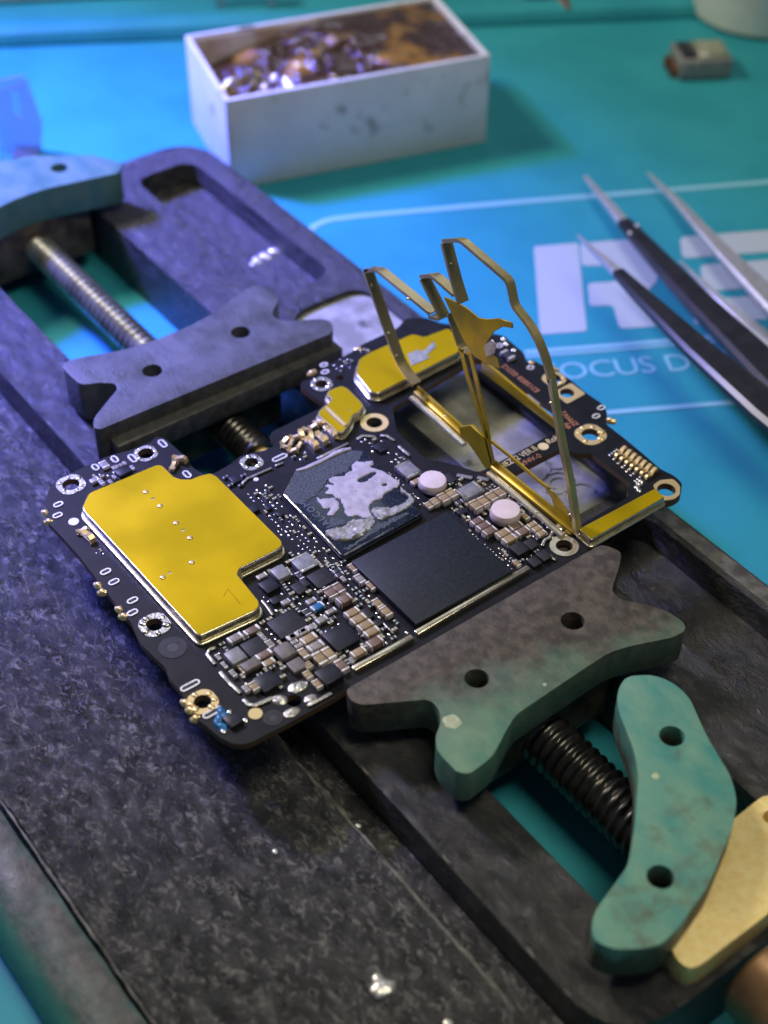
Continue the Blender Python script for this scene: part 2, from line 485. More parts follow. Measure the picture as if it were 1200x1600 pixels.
def plate(outer, holes, zt, zb, floors=(), name='plate', bevel=0.0, seg=2, mi_edge=0):
    """A slab with openings: holes go right through, floors are (polygon, floor height) pockets."""
    bm = bmesh.new()
    loops = [outer] + list(holes) + [f[0] for f in floors]
    def ring(poly, z):
        return [bm.verts.new((x, y, z)) for x, y in poly]
    def edges(vs):
        return [bm.edges.new((vs[i], vs[(i + 1) % len(vs)])) for i in range(len(vs))]
    top = [ring(p, zt) for p in loops]
    te = [e for t in top for e in edges(t)]
    r = bmesh.ops.triangle_fill(bm, use_beauty=True, use_dissolve=False, edges=te, normal=(0, 0, 1))
    for f in r['geom']:
        if isinstance(f, bmesh.types.BMFace) and f.normal.z < 0:
            f.normal_flip()
    for f in list(bm.faces):
        f.normal_update()
        if f.normal.z < 0:
            f.normal_flip()
    bot = [ring(p, zb) for p in loops[:1 + len(holes)]]
    for idx, (t, b) in enumerate(zip(top, bot)):
        k = len(t)
        ccw = area(loops[idx]) > 0
        for i in range(k):
            j = (i + 1) % k
            q = (t[i], b[i], b[j], t[j])
            if (idx == 0) != ccw:
                q = q[::-1]
            f = bm.faces.new(q)
            f.material_index = mi_edge
    be = [e for b in bot for e in [bm.edges.get((b[i], b[(i + 1) % len(b)])) for i in range(len(b))]]
    r = bmesh.ops.triangle_fill(bm, use_beauty=True, use_dissolve=False, edges=be, normal=(0, 0, -1))
    for g in r['geom']:
        if isinstance(g, bmesh.types.BMFace):
            g.normal_update()
            if g.normal.z > 0:
                g.normal_flip()
    for (poly, zf), t in zip(floors, top[1 + len(holes):]):
        b = ring(poly, zf)
        k = len(t)
        ccw = area(poly) > 0
        for i in range(k):
            j = (i + 1) % k
            q = (t[i], t[j], b[j], b[i])
            if not ccw:
                q = q[::-1]
            bm.faces.new(q[::-1] if False else q)
        bm.faces.new(b if ccw else b[::-1])
    return finish(bm, name, bevel, seg, 35, 60)
def text_geo(body, origin, direction, height, z, thick=0.004, spacing=1.0, align='LEFT', shear=0.0):
    """Letters as thin solid print: origin (x, y), running along direction."""
    cu = bpy.data.curves.new('letters', 'FONT')
    cu.body = body
    cu.size = height * 1.38
    cu.extrude = thick / 2
    cu.resolution_u = 3
    cu.space_character = spacing
    cu.align_x = align
    cu.shear = shear
    o = bpy.data.objects.new('letters', cu)
    COL.objects.link(o)
    me = bpy.data.meshes.new_from_object(o.evaluated_get(bpy.context.evaluated_depsgraph_get()))
    bpy.data.objects.remove(o)
    bpy.data.curves.remove(cu)
    a = math.atan2(direction[1], direction[0])
    me.transform(Matrix.Translation((origin[0], origin[1], z + thick / 2)) @ Matrix.Rotation(a, 4, 'Z'))
    me.materials.clear()
    return me

# ================================================================== the work surface
g = G()
g.box((0, 2, -0.15), (120, 120, 0.30))
work_mat = build(g, 'work_mat', 'mat')
tag(work_mat, kind='structure')
def mat_line(pts, wd, name, h=0.012, mtl='mat_line'):
    gg = G()
    P = [Vector((PX(x, y, 0.0).x, PX(x, y, 0.0).y)) for x, y in pts]
    L, R_ = [], []
    for i, p in enumerate(P):
        t = (P[min(i + 1, len(P) - 1)] - P[max(i - 1, 0)]).normalized()
        n = Vector((-t.y, t.x)) * wd / 2
        L.append(tuple(p + n)); R_.append(tuple(p - n))
    gg.prism(L + R_[::-1], 0.001, h)
    return build(gg, name, mtl, work_mat)
mat_line([(482, 362), (492, 353), (505, 347), (520, 343), (560, 338), (640, 331), (800, 317), (1000, 301), (1250, 281)], 0.13, 'raised_line')
mat_line([(820, 551), (950, 541), (1120, 527), (1300, 512)], 0.10, 'raised_line')
mat_line([(820, 558), (950, 548), (1120, 534), (1300, 519)], 0.06, 'raised_line')
mat_line([(880, 651), (1000, 641), (1150, 629), (1300, 617)], 0.10, 'raised_line')
# far tool tray: a raised lip of the same silicone
gg = G()
lip = [PX(x, y, 0.0) for x, y in [(-400, 85), (0, 64), (280, 52), (770, 31), (1060, 20), (1500, 0)]]
gg.tube([(p.x, p.y, 0.08) for p in lip], 0.32, 10, flat=0.9)
build(gg, 'tray_lip', 'mat', work_mat)
def print_poly(pts, name='letter', r=0.12):
    gg = G()
    gg.prism(rounded(PL(pts, 0.0), r), 0.001, 0.009)
    return build(gg, name, 'mat_print', work_mat)
print_poly([(834, 386), (903, 380), (917, 518), (844, 523)], 'letter_stroke', 0.05)
print_poly([(906, 381), (975, 375), (1003, 379), (1022, 396), (1030, 418), (1026, 440), (1012, 455), (1030, 510), (968, 514), (958, 477), (921, 479), (918, 443), (960, 441), (972, 430), (966, 415), (909, 416)], 'letter_stroke', 0.10)
print_poly([(1062, 371), (1240, 357), (1243, 391), (1066, 404)], 'letter_stroke', 0.12)
print_poly([(1094, 415), (1246, 403), (1249, 437), (1152, 452), (1100, 456)], 'letter_stroke', 0.10)
print_poly([(1082, 470), (1254, 457), (1258, 494), (1085, 508)], 'letter_stroke', 0.10)
a = PX(850, 596, 0); b = PX(1130, 574, 0)
dr = (b.x - a.x, b.y - a.y)
me = text_geo('FOCUS DETAIL', (a.x, a.y), dr, 0.42, 0.002, 0.008, 0.95)
put('print_lettering', me, 'mat_line', work_mat)

# ================================================================== the clamp that holds the board
HOLD_G = None
holder = thing('board_holder', 'long black stone board holder with teal jaws and threaded rods', 'holder', (-1.0, 0.1, 0.0))
# rail plate: slot right through, pockets and the worn pad sunk into the top
outer = rounded([(-9.35, -2.0), (-9.35, 3.62), (7.3, 3.62), (7.3, -2.0)], .8, 8)
slot = rounded(rect(-8.9, -1.07, 6.95, 1.15), 0.12)
pocket_a = rounded(rect(-8.75, 2.12, -4.62, 3.2), 0.32, 6)
pocket_b = rounded(rect(2.05, 2.12, 6.8, 3.28), 0.3, 6)
pad_r = rounded(rect(-4.12, 2.0, 1.62, 3.38), 0.42, 7)
me = plate(outer, [slot], 1.0, 0.02, [(pocket_a, 0.58), (pocket_b, 0.58), (pad_r, 0.90)], 'rail_plate', 0.05, 3)
put('rail_plate', me, 'rail', holder)
gg = G(); gg.prism(grow(pad_r, -0.004), 0.9035, 0.906)
pad = build(gg, 'worn_pad', 'worn', holder)
# faint raised casting marks on the pad
gg = G()
for cx, cy, rr, t0, t1 in ((0.55, 2.75, .22, .3, 4.6), (0.95, 2.85, .2, 0, 6.2), (0.95, 2.85, .1, 2, 5.5), (1.28, 2.95, .18, 1, 5), (0.62, 3.15, .15, 3, 6)):
    gg.tube([(cx + rr * math.cos(t0 + (t1 - t0) * k / 10), cy + rr * 1.2 * math.sin(t0 + (t1 - t0) * k / 10), 0.905) for k in range(11)], 0.022, 6)
build(gg, 'casting_mark', 'worn', pad)
# left tray, lower than the rail, parted from it by a groove
gg = G()
gg.box((-1.05, -2.17, 0.26), (16.6, 0.33, 0.48))
build(gg, 'groove_floor', 'stone', holder)
bm = bmesh.new()
nx, ny = 260, 54
x0, x1, y0, y1 = -9.35, 7.25, -5.28, -2.34
from mathutils import noise
grid = []
for i in range(nx + 1):
    row = []
    for j in range(ny + 1):
        x = x0 + (x1 - x0) * i / nx; y = y0 + (y1 - y0) * j / ny
        z = 0.72 + 0.022 * noise.fractal(Vector((x * 1.4, y * 1.4, 0.3)), 1.0, 2.0, 4) + 0.012 * noise.noise(Vector((x * 6, y * 6, 2)))
        if j >= ny - 3:
            z += (0.05, 0.07, 0.045, -0.03)[j - ny + 3] + 0.015 * noise.noise(Vector((x * 5, 0, 7)))
        if j == 0:
            z -= 0.12
        row.append(bm.verts.new((x, y, z)))
    grid.append(row)
for i in range(nx):
    for j in range(ny):
        bm.faces.new((grid[i][j], grid[i + 1][j], grid[i + 1][j + 1], grid[i][j + 1]))
bnd = [grid[i][0] for i in range(nx + 1)] + [grid[nx][j] for j in range(1, ny + 1)] + [grid[i][ny] for i in range(nx - 1, -1, -1)] + [grid[0][j] for j in range(ny - 1, 0, -1)]
low = [bm.verts.new((v.co.x, v.co.y, 0.02)) for v in bnd]
for i in range(len(bnd)):
    j = (i + 1) % len(bnd)
    bm.faces.new((bnd[i], low[i], low[j], bnd[j]))
bmesh.ops.recalc_face_normals(bm, faces=bm.faces)
put('tray', finish(bm, 'tray', 0, 2, 60), 'stone', holder)
gg = G()
prof = [(-5.30, 0.02), (-6.02, 0.02), (-6.02, 0.36), (-5.93, 0.60), (-5.80, 0.71), (-5.40, 0.74), (-5.32, 0.70)]
xs = [-9.35 + 0.2 * k for k in range(84)]
vs, fs = [], []
for x in xs:
    for k, (y, z) in enumerate(prof):
        vs.append((x, y + (0.02 * noise.noise(Vector((x * 2.2, k, 1))) if k > 2 else 0), z + (0.018 * noise.noise(Vector((x * 3, k, 4))) if k > 2 else 0)))
n = len(prof)
for i in range(len(xs) - 1):
    for k in range(n):
        fs.append((i * n + k, i * n + (k + 1) % n, (i + 1) * n + (k + 1) % n, (i + 1) * n + k))
fs.append(tuple(range(n))); fs.append(tuple((len(xs) - 1) * n + k for k in range(n - 1, -1, -1)))
gg.add(vs, fs)
build(gg, 'tray_rim', 'rim', holder, smooth=50)

def jaw(name, poly, holes, zt, zb, mtl, label, ledge, carriage, screws=True):
    me = plate(rounded(poly, 0.12, 4), [circ(h, 0.135, 20) for h in holes], zt, zb, (), name, 0.035, 3)
    o = put(name, me, mtl, holder)
    o['label'] = label
    if ledge:
        gg = G(); gg.box(ledge[0], ledge[1])
        build(gg, 'board_ledge', mtl, o, 0.03)
    if carriage:
        gg = G(); gg.box(carriage[0], carriage[1])
        build(gg, 'carriage_block', 'carriage', o, 0.03)
    for h in holes:
        gg = G()
        gg.lathe((h[0], h[1], zb + 0.02), [(0.128, 0), (0.128, 0.10), (0.10, 0.14), (0.05, 0.14), (0.045, 0.08), (0.0, 0.08)], 16)
        build(gg, 'socket_screw', 'screw_black', o)
    return o
fj = PL(crop(520, 820, 1.7647, [(34, 455), (50, 485), (80, 497), (265, 481), (292, 505), (300, 545), (281, 585), (290, 628), (345, 684), (378, 686), (440, 640), (482, 560), (505, 523), (700, 392), (765, 350), (830, 332), (940, 310), (974, 290), (968, 268), (920, 237), (850, 216), (792, 206), (768, 180), (792, 110), (796, 76), (770, 62), (738, 54)]), 1.72)
jaw('sliding_jaw', fj, [BP(745, 1060, .12), BP(895, 970, .12)], 1.72, 1.25, 'jaw_teal', 'half sooted teal jaw gripping the near edge of the board',
    ((2.46, 0.05, 1.36), (0.5, 3.5, 0.24)), ((3.35, 0.03, 0.86), (1.15, 1.95, 0.80)))
rj = PL(crop(0, 220, 2, [(192, 698), (200, 715), (252, 764), (308, 755), (360, 758), (368, 775), (330, 820), (292, 868), (292, 897), (312, 902), (1034, 602), (1042, 585), (1034, 564), (1005, 556), (885, 564), (852, 550), (852, 528), (872, 500), (862, 470), (822, 450), (782, 455), (742, 480), (682, 530), (600, 575), (480, 625), (380, 655), (235, 680)]), 1.72)
jaw('sliding_jaw', rj, [BP(238, 579, .12), BP(376, 519, .12)], 1.72, 1.12, 'jaw_dark', 'blackened jaw standing clear of the far edge of the board',
    ((-2.66, 0.06, 1.34), (0.44, 3.56, 0.32)), ((-3.35, 0.03, 0.80), (1.15, 1.95, 0.80)))
cf = PL([(978, 1056), (1020, 1054), (1052, 1066), (1078, 1090), (1103, 1148), (1142, 1212), (1152, 1250), (1146, 1290), (1108, 1382), (1060, 1450), (1034, 1476), (1000, 1483), (955, 1483), (926, 1468), (925, 1432), (946, 1400), (982, 1352), (992, 1290), (998, 1210), (990, 1170), (966, 1110), (964, 1080)], 1.72)
jaw('end_clamp', cf, [BP(1050, 1150, .12), BP(1032, 1370, .12)], 1.72, 1.25, 'clamp_teal', 'bare teal curved clamp at the near end of the holder', None, None)
cr = [(-7.98, 1.5), (-8.25, 1.66), (-8.72, 1.38), (-9.3, .55), (-9.42, .05), (-9.3, -.4), (-8.72, -1.25), (-8.25, -1.5), (-7.98, -1.35), (-8.1, -.85), (-8.24, -.2), (-8.24, .3), (-8.1, .95)]
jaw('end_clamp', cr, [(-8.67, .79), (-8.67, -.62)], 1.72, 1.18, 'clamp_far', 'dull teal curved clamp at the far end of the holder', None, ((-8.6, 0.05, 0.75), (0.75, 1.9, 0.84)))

def rod(x0, x1, r, pitch, depth, mtl, z=0.76, y=0.04, label=None):
    per, sg = 6, 26
    n = int((x1 - x0) / pitch * per)
    vs, fs = [], []
    for i in range(n + 1):
        x = x0 + (x1 - x0) * i / n
        for k in range(sg):
            ph = (i / per - k / sg) % 1.0
            rr = r - depth * abs(2 * ph - 1) ** 1.3
            th = 2 * math.pi * k / sg
            vs.append((x, y + rr * math.cos(th), z + rr * math.sin(th)))
    for i in range(n):
        for k in range(sg):
            fs.append((i * sg + k, (i + 1) * sg + k, (i + 1) * sg + (k + 1) % sg, i * sg + (k + 1) % sg))
    fs.append(tuple(range(sg))); fs.append(tuple(n * sg + k for k in range(sg - 1, -1, -1)))
    gg = G(); gg.add(vs, fs)
    o = build(gg, 'threaded_rod', mtl, holder, smooth=60)
    if label:
        o['label'] = label
    return o
rod(-8.2, -3.9, 0.24, 0.14, 0.085, 'screw_steel', label='long bright steel rod with fine thread at the far end')
rod(-2.8, -1.85, 0.27, 0.10, 0.035, 'screw_black', 0.84, label='short dark bolt end between the jaws')
rod(3.8, 6.6, 0.33, 0.125, 0.05, 'screw_black', 0.72, label='thick black rod with coarse thread at the near end')
gg = G(); gg.lathe((0, 0, 0), [(0.0, 0), (0.16, 0), (0.18, 0.05), (0.13, 0.22), (0.05, 0.26), (0, 0.26)], 16)
me = gg.mesh('rod_tip'); me.transform(Matrix.Translation((-1.85, 0.04, 0.84)) @ Matrix.Rotation(math.radians(90), 4, 'Y'))
put('rod_tip', me, 'brass', holder)
bp = rounded(PL([(1196, 1240), (1230, 1250), (1290, 1330), (1275, 1345), (1200, 1428), (1095, 1508), (1075, 1514), (1056, 1498), (1050, 1482), (1010, 1400), (1120, 1300)], 1.33), 0.10)
me = plate(bp, [circ((PX(1205, 1277, 1.33).x, PX(1205, 1277, 1.33).y), 0.085, 16)], 1.33, 0.72, (), 'brass_plate', 0.03, 3)
put('brass_plate', me, 'brass', holder)
gg = G()
prof = [(0.0, 0), (0.42, 0), (0.47, 0.05), (0.47, 1.6), (0.42, 1.68), (0, 1.68)]
gg.lathe((0, 0, 0), prof, 30)
kp = PX(1208, 1505, 1.2)
me = gg.mesh('turning_knob'); me.transform(Matrix.Translation((kp.x - 0.15, kp.y, 0.82)) @ Matrix.Rotation(math.radians(90), 4, 'Y'))
put('turning_knob', me, 'knob', holder)

# worn edges with their lit lines painted in pale, dried blobs and paint flecks on the holder
def worn_lit_edge(y, z, xa, xb, r, name='worn_lit_edge'):
    gg = G()
    n_ = int((xb - xa) / .06)
    gg.tube([(xa + (xb - xa) * k / n_, y + .012 * noise.noise(Vector((k * .35, y, 1))), z + .012 * noise.noise(Vector((k * .5, y, 5)))) for k in range(n_ + 1)],
            [max(.006, r * (.75 + .9 * noise.noise(Vector((k * .28, y, 9))))) for k in range(n_ + 1)], 7, flat=.7)
    return build(gg, name, 'worn_lit', holder, smooth=60)
M['worn_lit'] = mat('worn_lit_stone', (0.06, 0.057, 0.05), (0.14, 0.135, 0.12), rough=0.42, scale=5, bump=0.5, bscale=20)
worn_lit_edge(-1.975, .985, 2.9, 6.7, .026)
worn_lit_edge(-1.975, .985, -9.0, -2.6, .022)
worn_lit_edge(-2.41, .775, 2.0, 6.3, .032)
worn_lit_edge(-5.27, .735, -2.0, 6.5, .02)
gg = G(); gg.box((4.3, 3.47, 1.002), (5.2, .22, .012)); build(gg, 'worn_strip', 'worn_lit', holder, .004)
def fleck(px_, py_, z, r, mt, name, sx=1.0, flat=.25):
    p_ = PX(px_, py_, z)
    g_ = G(); g_.blob((0, 0, 0), r, 12, flat=flat, sx=sx)
    g_.v = [(a_ * (1 + .35 * noise.noise(Vector((a_ * 14, b_ * 14, px_)))), b_ * (1 + .35 * noise.noise(Vector((a_ * 14, b_ * 14, py_)))), c_) for a_, b_, c_ in g_.v]
    me_ = g_.mesh(name, 0, 2, 60); me_.transform(Matrix.Translation((p_.x, p_.y, z)) @ Matrix.Rotation(px_, 4, 'Z'))
    return put(name, me_, mt, holder)
M['splash'] = mat('solder_splash', (0.75, 0.74, 0.70), (0.55, 0.54, 0.5), rough=0.3, metal=0.7, scale=9, bump=0.6, bscale=18)
M['fleck'] = mat('pale_paint_fleck', (0.34, 0.40, 0.26), (0.46, 0.52, 0.36), rough=0.5, scale=12, bump=0.4, bscale=30)
for x_, y_, r_ in ((402, 406, .10), (415, 400, .13), (428, 392, .10), (441, 388, .06), (449, 382, .05), (254, 322, .07), (395, 412, .06)):
    fleck(x_, y_, .583, r_ * .75, 'splash', 'solder_splash', 1.3, .5)
for x_, y_, r_ in ((598, 1545, .11), (590, 1530, .06), (672, 1328, .035), (560, 1290, .03), (430, 1330, .03), (510, 1240, .035), (700, 1600, .05)):
    fleck(x_, y_, .725, r_, 'splash', 'dried_blob', 1.2, .35)
fleck(706, 1128, 1.718, .10, 'fleck', 'paint_fleck', 1.0, .06)
fleck(851, 1070, 1.718, .03, 'fleck', 'paint_fleck', 1.0, .1)
fleck(1024, 1212, 1.718, .045, 'fleck', 'paint_fleck', 1.0, .1)

# ================================================================== things around
# card box of rosin
zt = 1.72
ct = [PX(283, 56, zt), PX(352, 158, zt), PX(767, 86, zt), PX(722, -14, zt)]
A = Vector((ct[1].x, ct[1].y)); Bv = Vector((ct[2].x, ct[2].y)); ex = (Bv - A); LX = ex.length; ex.normalize()
ey = Vector((-ex.y, ex.x)); D0 = Vector((ct[0].x, ct[0].y)); LY = abs((D0 - A).dot(ey))
def bx(u, v, z):
    q = A + ex * u + ey * v
    return (q.x, q.y, z)
box_t = thing('card_box', 'open white card box with stained inside, filled with brown rosin', 'box', bx(LX / 2, LY / 2, 0))
tk = 0.09
def wall(u0, v0, u1, v1, z0, z1, name, mt):
    gg = G()
    vs = [bx(u0, v0, z0), bx(u1, v0, z0), bx(u1, v1, z0), bx(u0, v1, z0), bx(u0, v0, z1), bx(u1, v0, z1), bx(u1, v1, z1), bx(u0, v1, z1)]
    gg.add(vs, [(3, 2, 1, 0), (4, 5, 6, 7), (0, 1, 5, 4), (1, 2, 6, 5), (2, 3, 7, 6), (3, 0, 4, 7)])
    return build(gg, name, mt, box_t, 0.02)
wall(tk, tk, LX - tk, LY - tk, 0.0, tk, 'bottom_panel', 'carton_in')
wall(0.06, 0, LX, tk, 0.0, zt, 'side_panel', 'carton')
wall(0, LY - tk, LX, LY, 0.0, zt, 'side_panel', 'carton')
wall(0, 0.02, tk, LY - tk - .003, 0.0, zt - 0.004, 'end_panel', 'carton')
wall(LX - tk, tk + .003, LX, LY - tk - .003, 0.0, zt - 0.004, 'end_panel', 'carton')
wall(tk + .002, tk + .002, LX - tk - .002, tk + .035, tk, zt - 0.06, 'lining', 'carton_in')
wall(tk + .002, LY - tk - .035, LX - tk - .002, LY - tk - .002, tk, zt - 0.06, 'lining', 'carton_in')
wall(tk + .002, tk + .04, tk + .035, LY - tk - .04, tk, zt - 0.06, 'lining', 'carton_in')
wall(LX - tk - .035, tk + .04, LX - tk - .002, LY - tk - .04, tk, zt - 0.06, 'lining', 'carton_in')
bm = bmesh.new()
nu, nv = 70, 40
rows = []
for i in range(nu + 1):
    r_ = []
    for j in range(nv + 1):
        u = tk + .04 + (LX - 2 * tk - .08) * i / nu; v = tk + .04 + (LY - 2 * tk - .08) * j / nv
        q = bx(u, v, 0)
        e = min(i, nu - i) / 8; f = min(j, nv - j) / 6
        k = min(1, e) * min(1, f)
        z = 0.92 + 0.76 * min(1, max(0, u / LX * 1.6 - .12)) ** 0.8 + 0.16 * noise.fractal(Vector((u * 1.3, v * 1.3, 3)), 0.9, 2.0, 4) * k + 0.20 * (v / LY) - 0.4 * math.exp(-((u - .6) ** 2 + (v - .9) ** 2) / 0.5)
        r_.append(bm.verts.new((q[0], q[1], min(z, zt - 0.04))))
    rows.append(r_)
for i in range(nu):
    for j in range(nv):
        bm.faces.new((rows[i][j], rows[i + 1][j], rows[i + 1][j + 1], rows[i][j + 1]))
bnd = [rows[i][0] for i in range(nu + 1)] + [rows[nu][j] for j in range(1, nv + 1)] + [rows[i][nv] for i in range(nu - 1, -1, -1)] + [rows[0][j] for j in range(nv - 1, 0, -1)]
low = [bm.verts.new((v.co.x, v.co.y, tk + 0.004)) for v in bnd]
for i in range(len(bnd)):
    j = (i + 1) % len(bnd)
    bm.faces.new((bnd[i], low[i], low[j], bnd[j]))
bmesh.ops.recalc_face_normals(bm, faces=bm.faces)
rs = put('rosin_block', finish(bm, 'rosin_block', 0, 2, 180), 'rosin')
tag(rs, 'glossy brown lump of melted rosin filling the open white box', 'rosin')

# tweezers
def arm(name, path, wd, th, mtl, parent):
    """A tapering flat arm: path of points, half widths, thicknesses."""
    gg = G()
    vs, fs = [], []
    P = [Vector(p) for p in path]
    for i, p in enumerate(P):
        t = (P[min(i + 1, len(P) - 1)] - P[max(i - 1, 0)]).normalized()
        s = t.cross(Vector((0, 0, 1))).normalized()
        u = s.cross(t).normalized()
        a, b = wd[i], th[i]
        for x, y in ((-1, -.5), (-.8, -1), (.8, -1), (1, -.5), (1, .5), (.75, 1), (-.75, 1), (-1, .5)):
            vs.append(p + s * (a * x) + u * (b * y))
    n = 8
    for i in range(len(P) - 1):
        for k in range(n):
            fs.append((i * n + k, i * n + (k + 1) % n, (i + 1) * n + (k + 1) % n, (i + 1) * n + k))
    fs.append(tuple(range(n - 1, -1, -1))); fs.append(tuple((len(P) - 1) * n + k for k in range(n)))
    gg.add(vs, fs)
    bm_me = gg.mesh(name, 0, 2, 30)
    return put(name, bm_me, mtl, parent)
def pz(x, y, z):
    p = PX(x, y, z); return (p.x, p.y, p.z)
tw = thing('tweezers', 'black coated tweezers with bare steel tips lying on the teal mat', 'tweezers', pz(1400, 760, 0.0))
q0, q1, q2, q3 = pz(914, 276, .25), pz(978, 352, .34), pz(1090, 470, .55), pz(1400, 770, .95)
arm('steel_tip', [q0, [(a + b) / 2 for a, b in zip(q0, q1)], q1], [.03, .075, .11], [.03, .05, .06], 'steel', tw)
arm('arm', [pz(975, 348, .335), pz(992, 366, .36), q2, pz(1200, 578, .75), q3], [.12, .15, .23, .31, .36], [.075, .08, .09, .10, .10], 'tweezer_black', tw)
gg = G()
for x, y in ((985, 364), (996, 352), (1006, 368)):
    p = pz(x, y, .43)
    gg.blob((p[0], p[1], p[2]), 0.045, 10, flat=.5)
build(gg, 'rivet_dot', 'steel', tw)
r0, r1, r2, r3 = pz(902, 368, .9), pz(968, 428, 1.0), pz(1090, 545, 1.15), pz(1400, 800, 1.25)
arm('steel_tip', [r0, pz(930, 394, .95), r1], [.015, .05, .095], [.02, .04, .06], 'steel', tw)
arm('arm', [pz(966, 426, 1.0), pz(1000, 460, 1.03), r2, pz(1200, 640, 1.2), r3], [.10, .14, .22, .29, .33], [.062, .08, .09, .10, .10], 'tweezer_black', tw)
gg = G(); gg.box((0, 0, 0), (1.2, .9, .75))
me = gg.mesh('joint', 0.1); a1 = Vector(q3); a2 = Vector(r3); md = (a1 + a2) / 2
ang = math.atan2(q3[1] - q2[1], q3[0] - q2[0])
me.transform(Matrix.Translation(md) @ Matrix.Rotation(ang, 4, 'Z'))
put('joint', me, 'tweezer_black', tw)
ts = thing('tweezers', 'bright steel tweezers lying beside the black tweezers on the teal mat', 'tweezers', pz(1450, 700, 0.0))
arm('arm', [pz(1012, 270, .2), pz(1060, 318, .26), pz(1130, 395, .38), pz(1215, 480, .52), pz(1450, 700, .85)], [.015, .075, .15, .22, .26], [.02, .05, .07, .08, .08], 'steel', ts)
arm('arm', [pz(1062, 408, .06), pz(1110, 455, .08), pz(1160, 500, .10), pz(1215, 545, .14), pz(1450, 735, .4)], [.015, .06, .12, .19, .24], [.02, .04, .05, .06, .06], 'steel', ts)
gg = G(); p1 = Vector(pz(1450, 715, .62)); gg.box((p1.x, p1.y, p1.z), (.8, .8, .7), 0.0)
build(gg, 'joint', 'steel', ts, 0.08)

# small scraps and containers at the back
sc = thing('camera_module', 'small scrapped metal camera module with rusty sides', 'scrap part', pz(1092, 108, 0.0))
p = Vector(pz(1092, 110, 0.0))
ra = math.atan2(dr[1], dr[0])
gg = G(); gg.box((p.x, p.y, 0.22), (1.05, 0.85, 0.40), ra); build(gg, 'housing', 'ferrite', sc, 0.05)
gg = G(); gg.box((p.x + .17 * math.cos(ra), p.y + .17 * math.sin(ra), 0.44), (0.60, 0.68, 0.06), ra); build(gg, 'metal_cover', 'rimmetal', sc, 0.02)
gg = G(); gg.box((p.x - .32 * math.cos(ra), p.y - .32 * math.sin(ra), 0.45), (0.26, 0.6, 0.08), ra); build(gg, 'connector', 'chip_gray', sc, 0.02)
for k in range(3):
    gg = G(); gg.box((p.x - .58 * math.cos(ra) + (k - 1) * .22 * math.sin(ra), p.y - .58 * math.sin(ra) - (k - 1) * .22 * math.cos(ra), 0.12), (0.16, 0.1, 0.22), ra)
    build(gg, 'contact_leg', 'copper_dirty', sc, 0.01)
jp = Vector(pz(1178, 30, 0.0))
jr = thing('jar', 'white plastic jar with tapered wall at the back corner of the mat', 'jar', jp)
gg = G(); gg.lathe((jp.x - .2, jp.y + .35, 0), [(0.0, 0.0), (1.25, 0.0), (1.42, 0.10), (1.75, 1.7), (1.85, 2.2), (1.75, 2.2), (1.62, 1.7), (1.3, .2), (0, .2)], 36)
build(gg, 'jar_wall', 'jar', jr, smooth=40)
gg = G(); gg.ring((jp.x - .2, jp.y + .35, 1.75), 1.74, 1.90, .14, 36); build(gg, 'jar_band', 'jar', jr)
# cloudy plastic sim tray standing at the left
cp = thing('plastic_holder', 'cloudy clear plastic holder standing on the blue lit mat', 'holder', pz(40, 252, 0.0))
base = [pz(30, 252, 0.0), pz(62, 252, 0.0)]
def up_pt(px_, py_, ref):
    """Point straight above ref's ground place whose picture height is py_."""
    best = None
    for k in range(0, 400):
        z = k * 0.01
        d = Vector((ref[0], ref[1], z)) - CAM
        yy = 800 - FPX * d.dot(UP) / d.dot(FW)
        if yy <= py_:
            return z
    return 4.0
h1 = up_pt(0, 190, base[1]); h2 = up_pt(0, 120, base[0])
ux = Vector((base[1][0] - base[0][0], base[1][1] - base[0][1], 0)).normalized()
vy = Vector((-ux.y, ux.x, 0))
O = Vector(base[0])
def sheet(pts, off, th, name, mt='clear', hole=None):
    bm = bmesh.new()
    loops = [pts] + ([hole] if hole else [])
    F, Bk = [], []
    for lp in loops:
        F.append([bm.verts.new(O + ux * a + Vector((0, 0, b)) + vy * off) for a, b in lp])
        Bk.append([bm.verts.new(O + ux * a + Vector((0, 0, b)) + vy * (off + th)) for a, b in lp])
    for S_ in (F, Bk):
        es = [bm.edges.new((l[i], l[(i + 1) % len(l)])) for l in S_ for i in range(len(l))]
        bmesh.ops.triangle_fill(bm, use_beauty=True, edges=es)
    for f_, b_ in zip(F, Bk):
        for i in range(len(f_)):
            j = (i + 1) % len(f_)
            bm.faces.new((f_[i], f_[j], b_[j], b_[i]))
    bmesh.ops.recalc_face_normals(bm, faces=bm.faces)
    return put(name, finish(bm, name, 0, 2, 30), mt, cp)
W_ = (Vector(base[1]) - Vector(base[0])).length
sheet([(-.35, 0), (W_ * .95, 0), (W_ * 1.35, h1 * .9), (W_ * .85, h2), (-.15, h2 * .95), (-.3, h2 * .6)], 0.0, 0.05, 'front_sheet', hole=[(.02, h2 * .55), (W_ * .5, h2 * .5), (W_ * .55, h2 * .82), (.05, h2 * .86)])
sheet([(-.35, 0), (W_ * .95, 0), (W_ * 1.2, h1 * .7), (W_ * .8, h2 * .85), (-.3, h2 * .7)], 0.35, 0.05, 'back_sheet')
gg = G(); c_ = O + ux * (W_ * .3) + vy * 0.2; gg.box((c_.x, c_.y, 0.045), (W_ * 1.2, .5, .09), math.atan2(ux.y, ux.x)); build(gg, 'foot', 'clear', cp, 0.01)
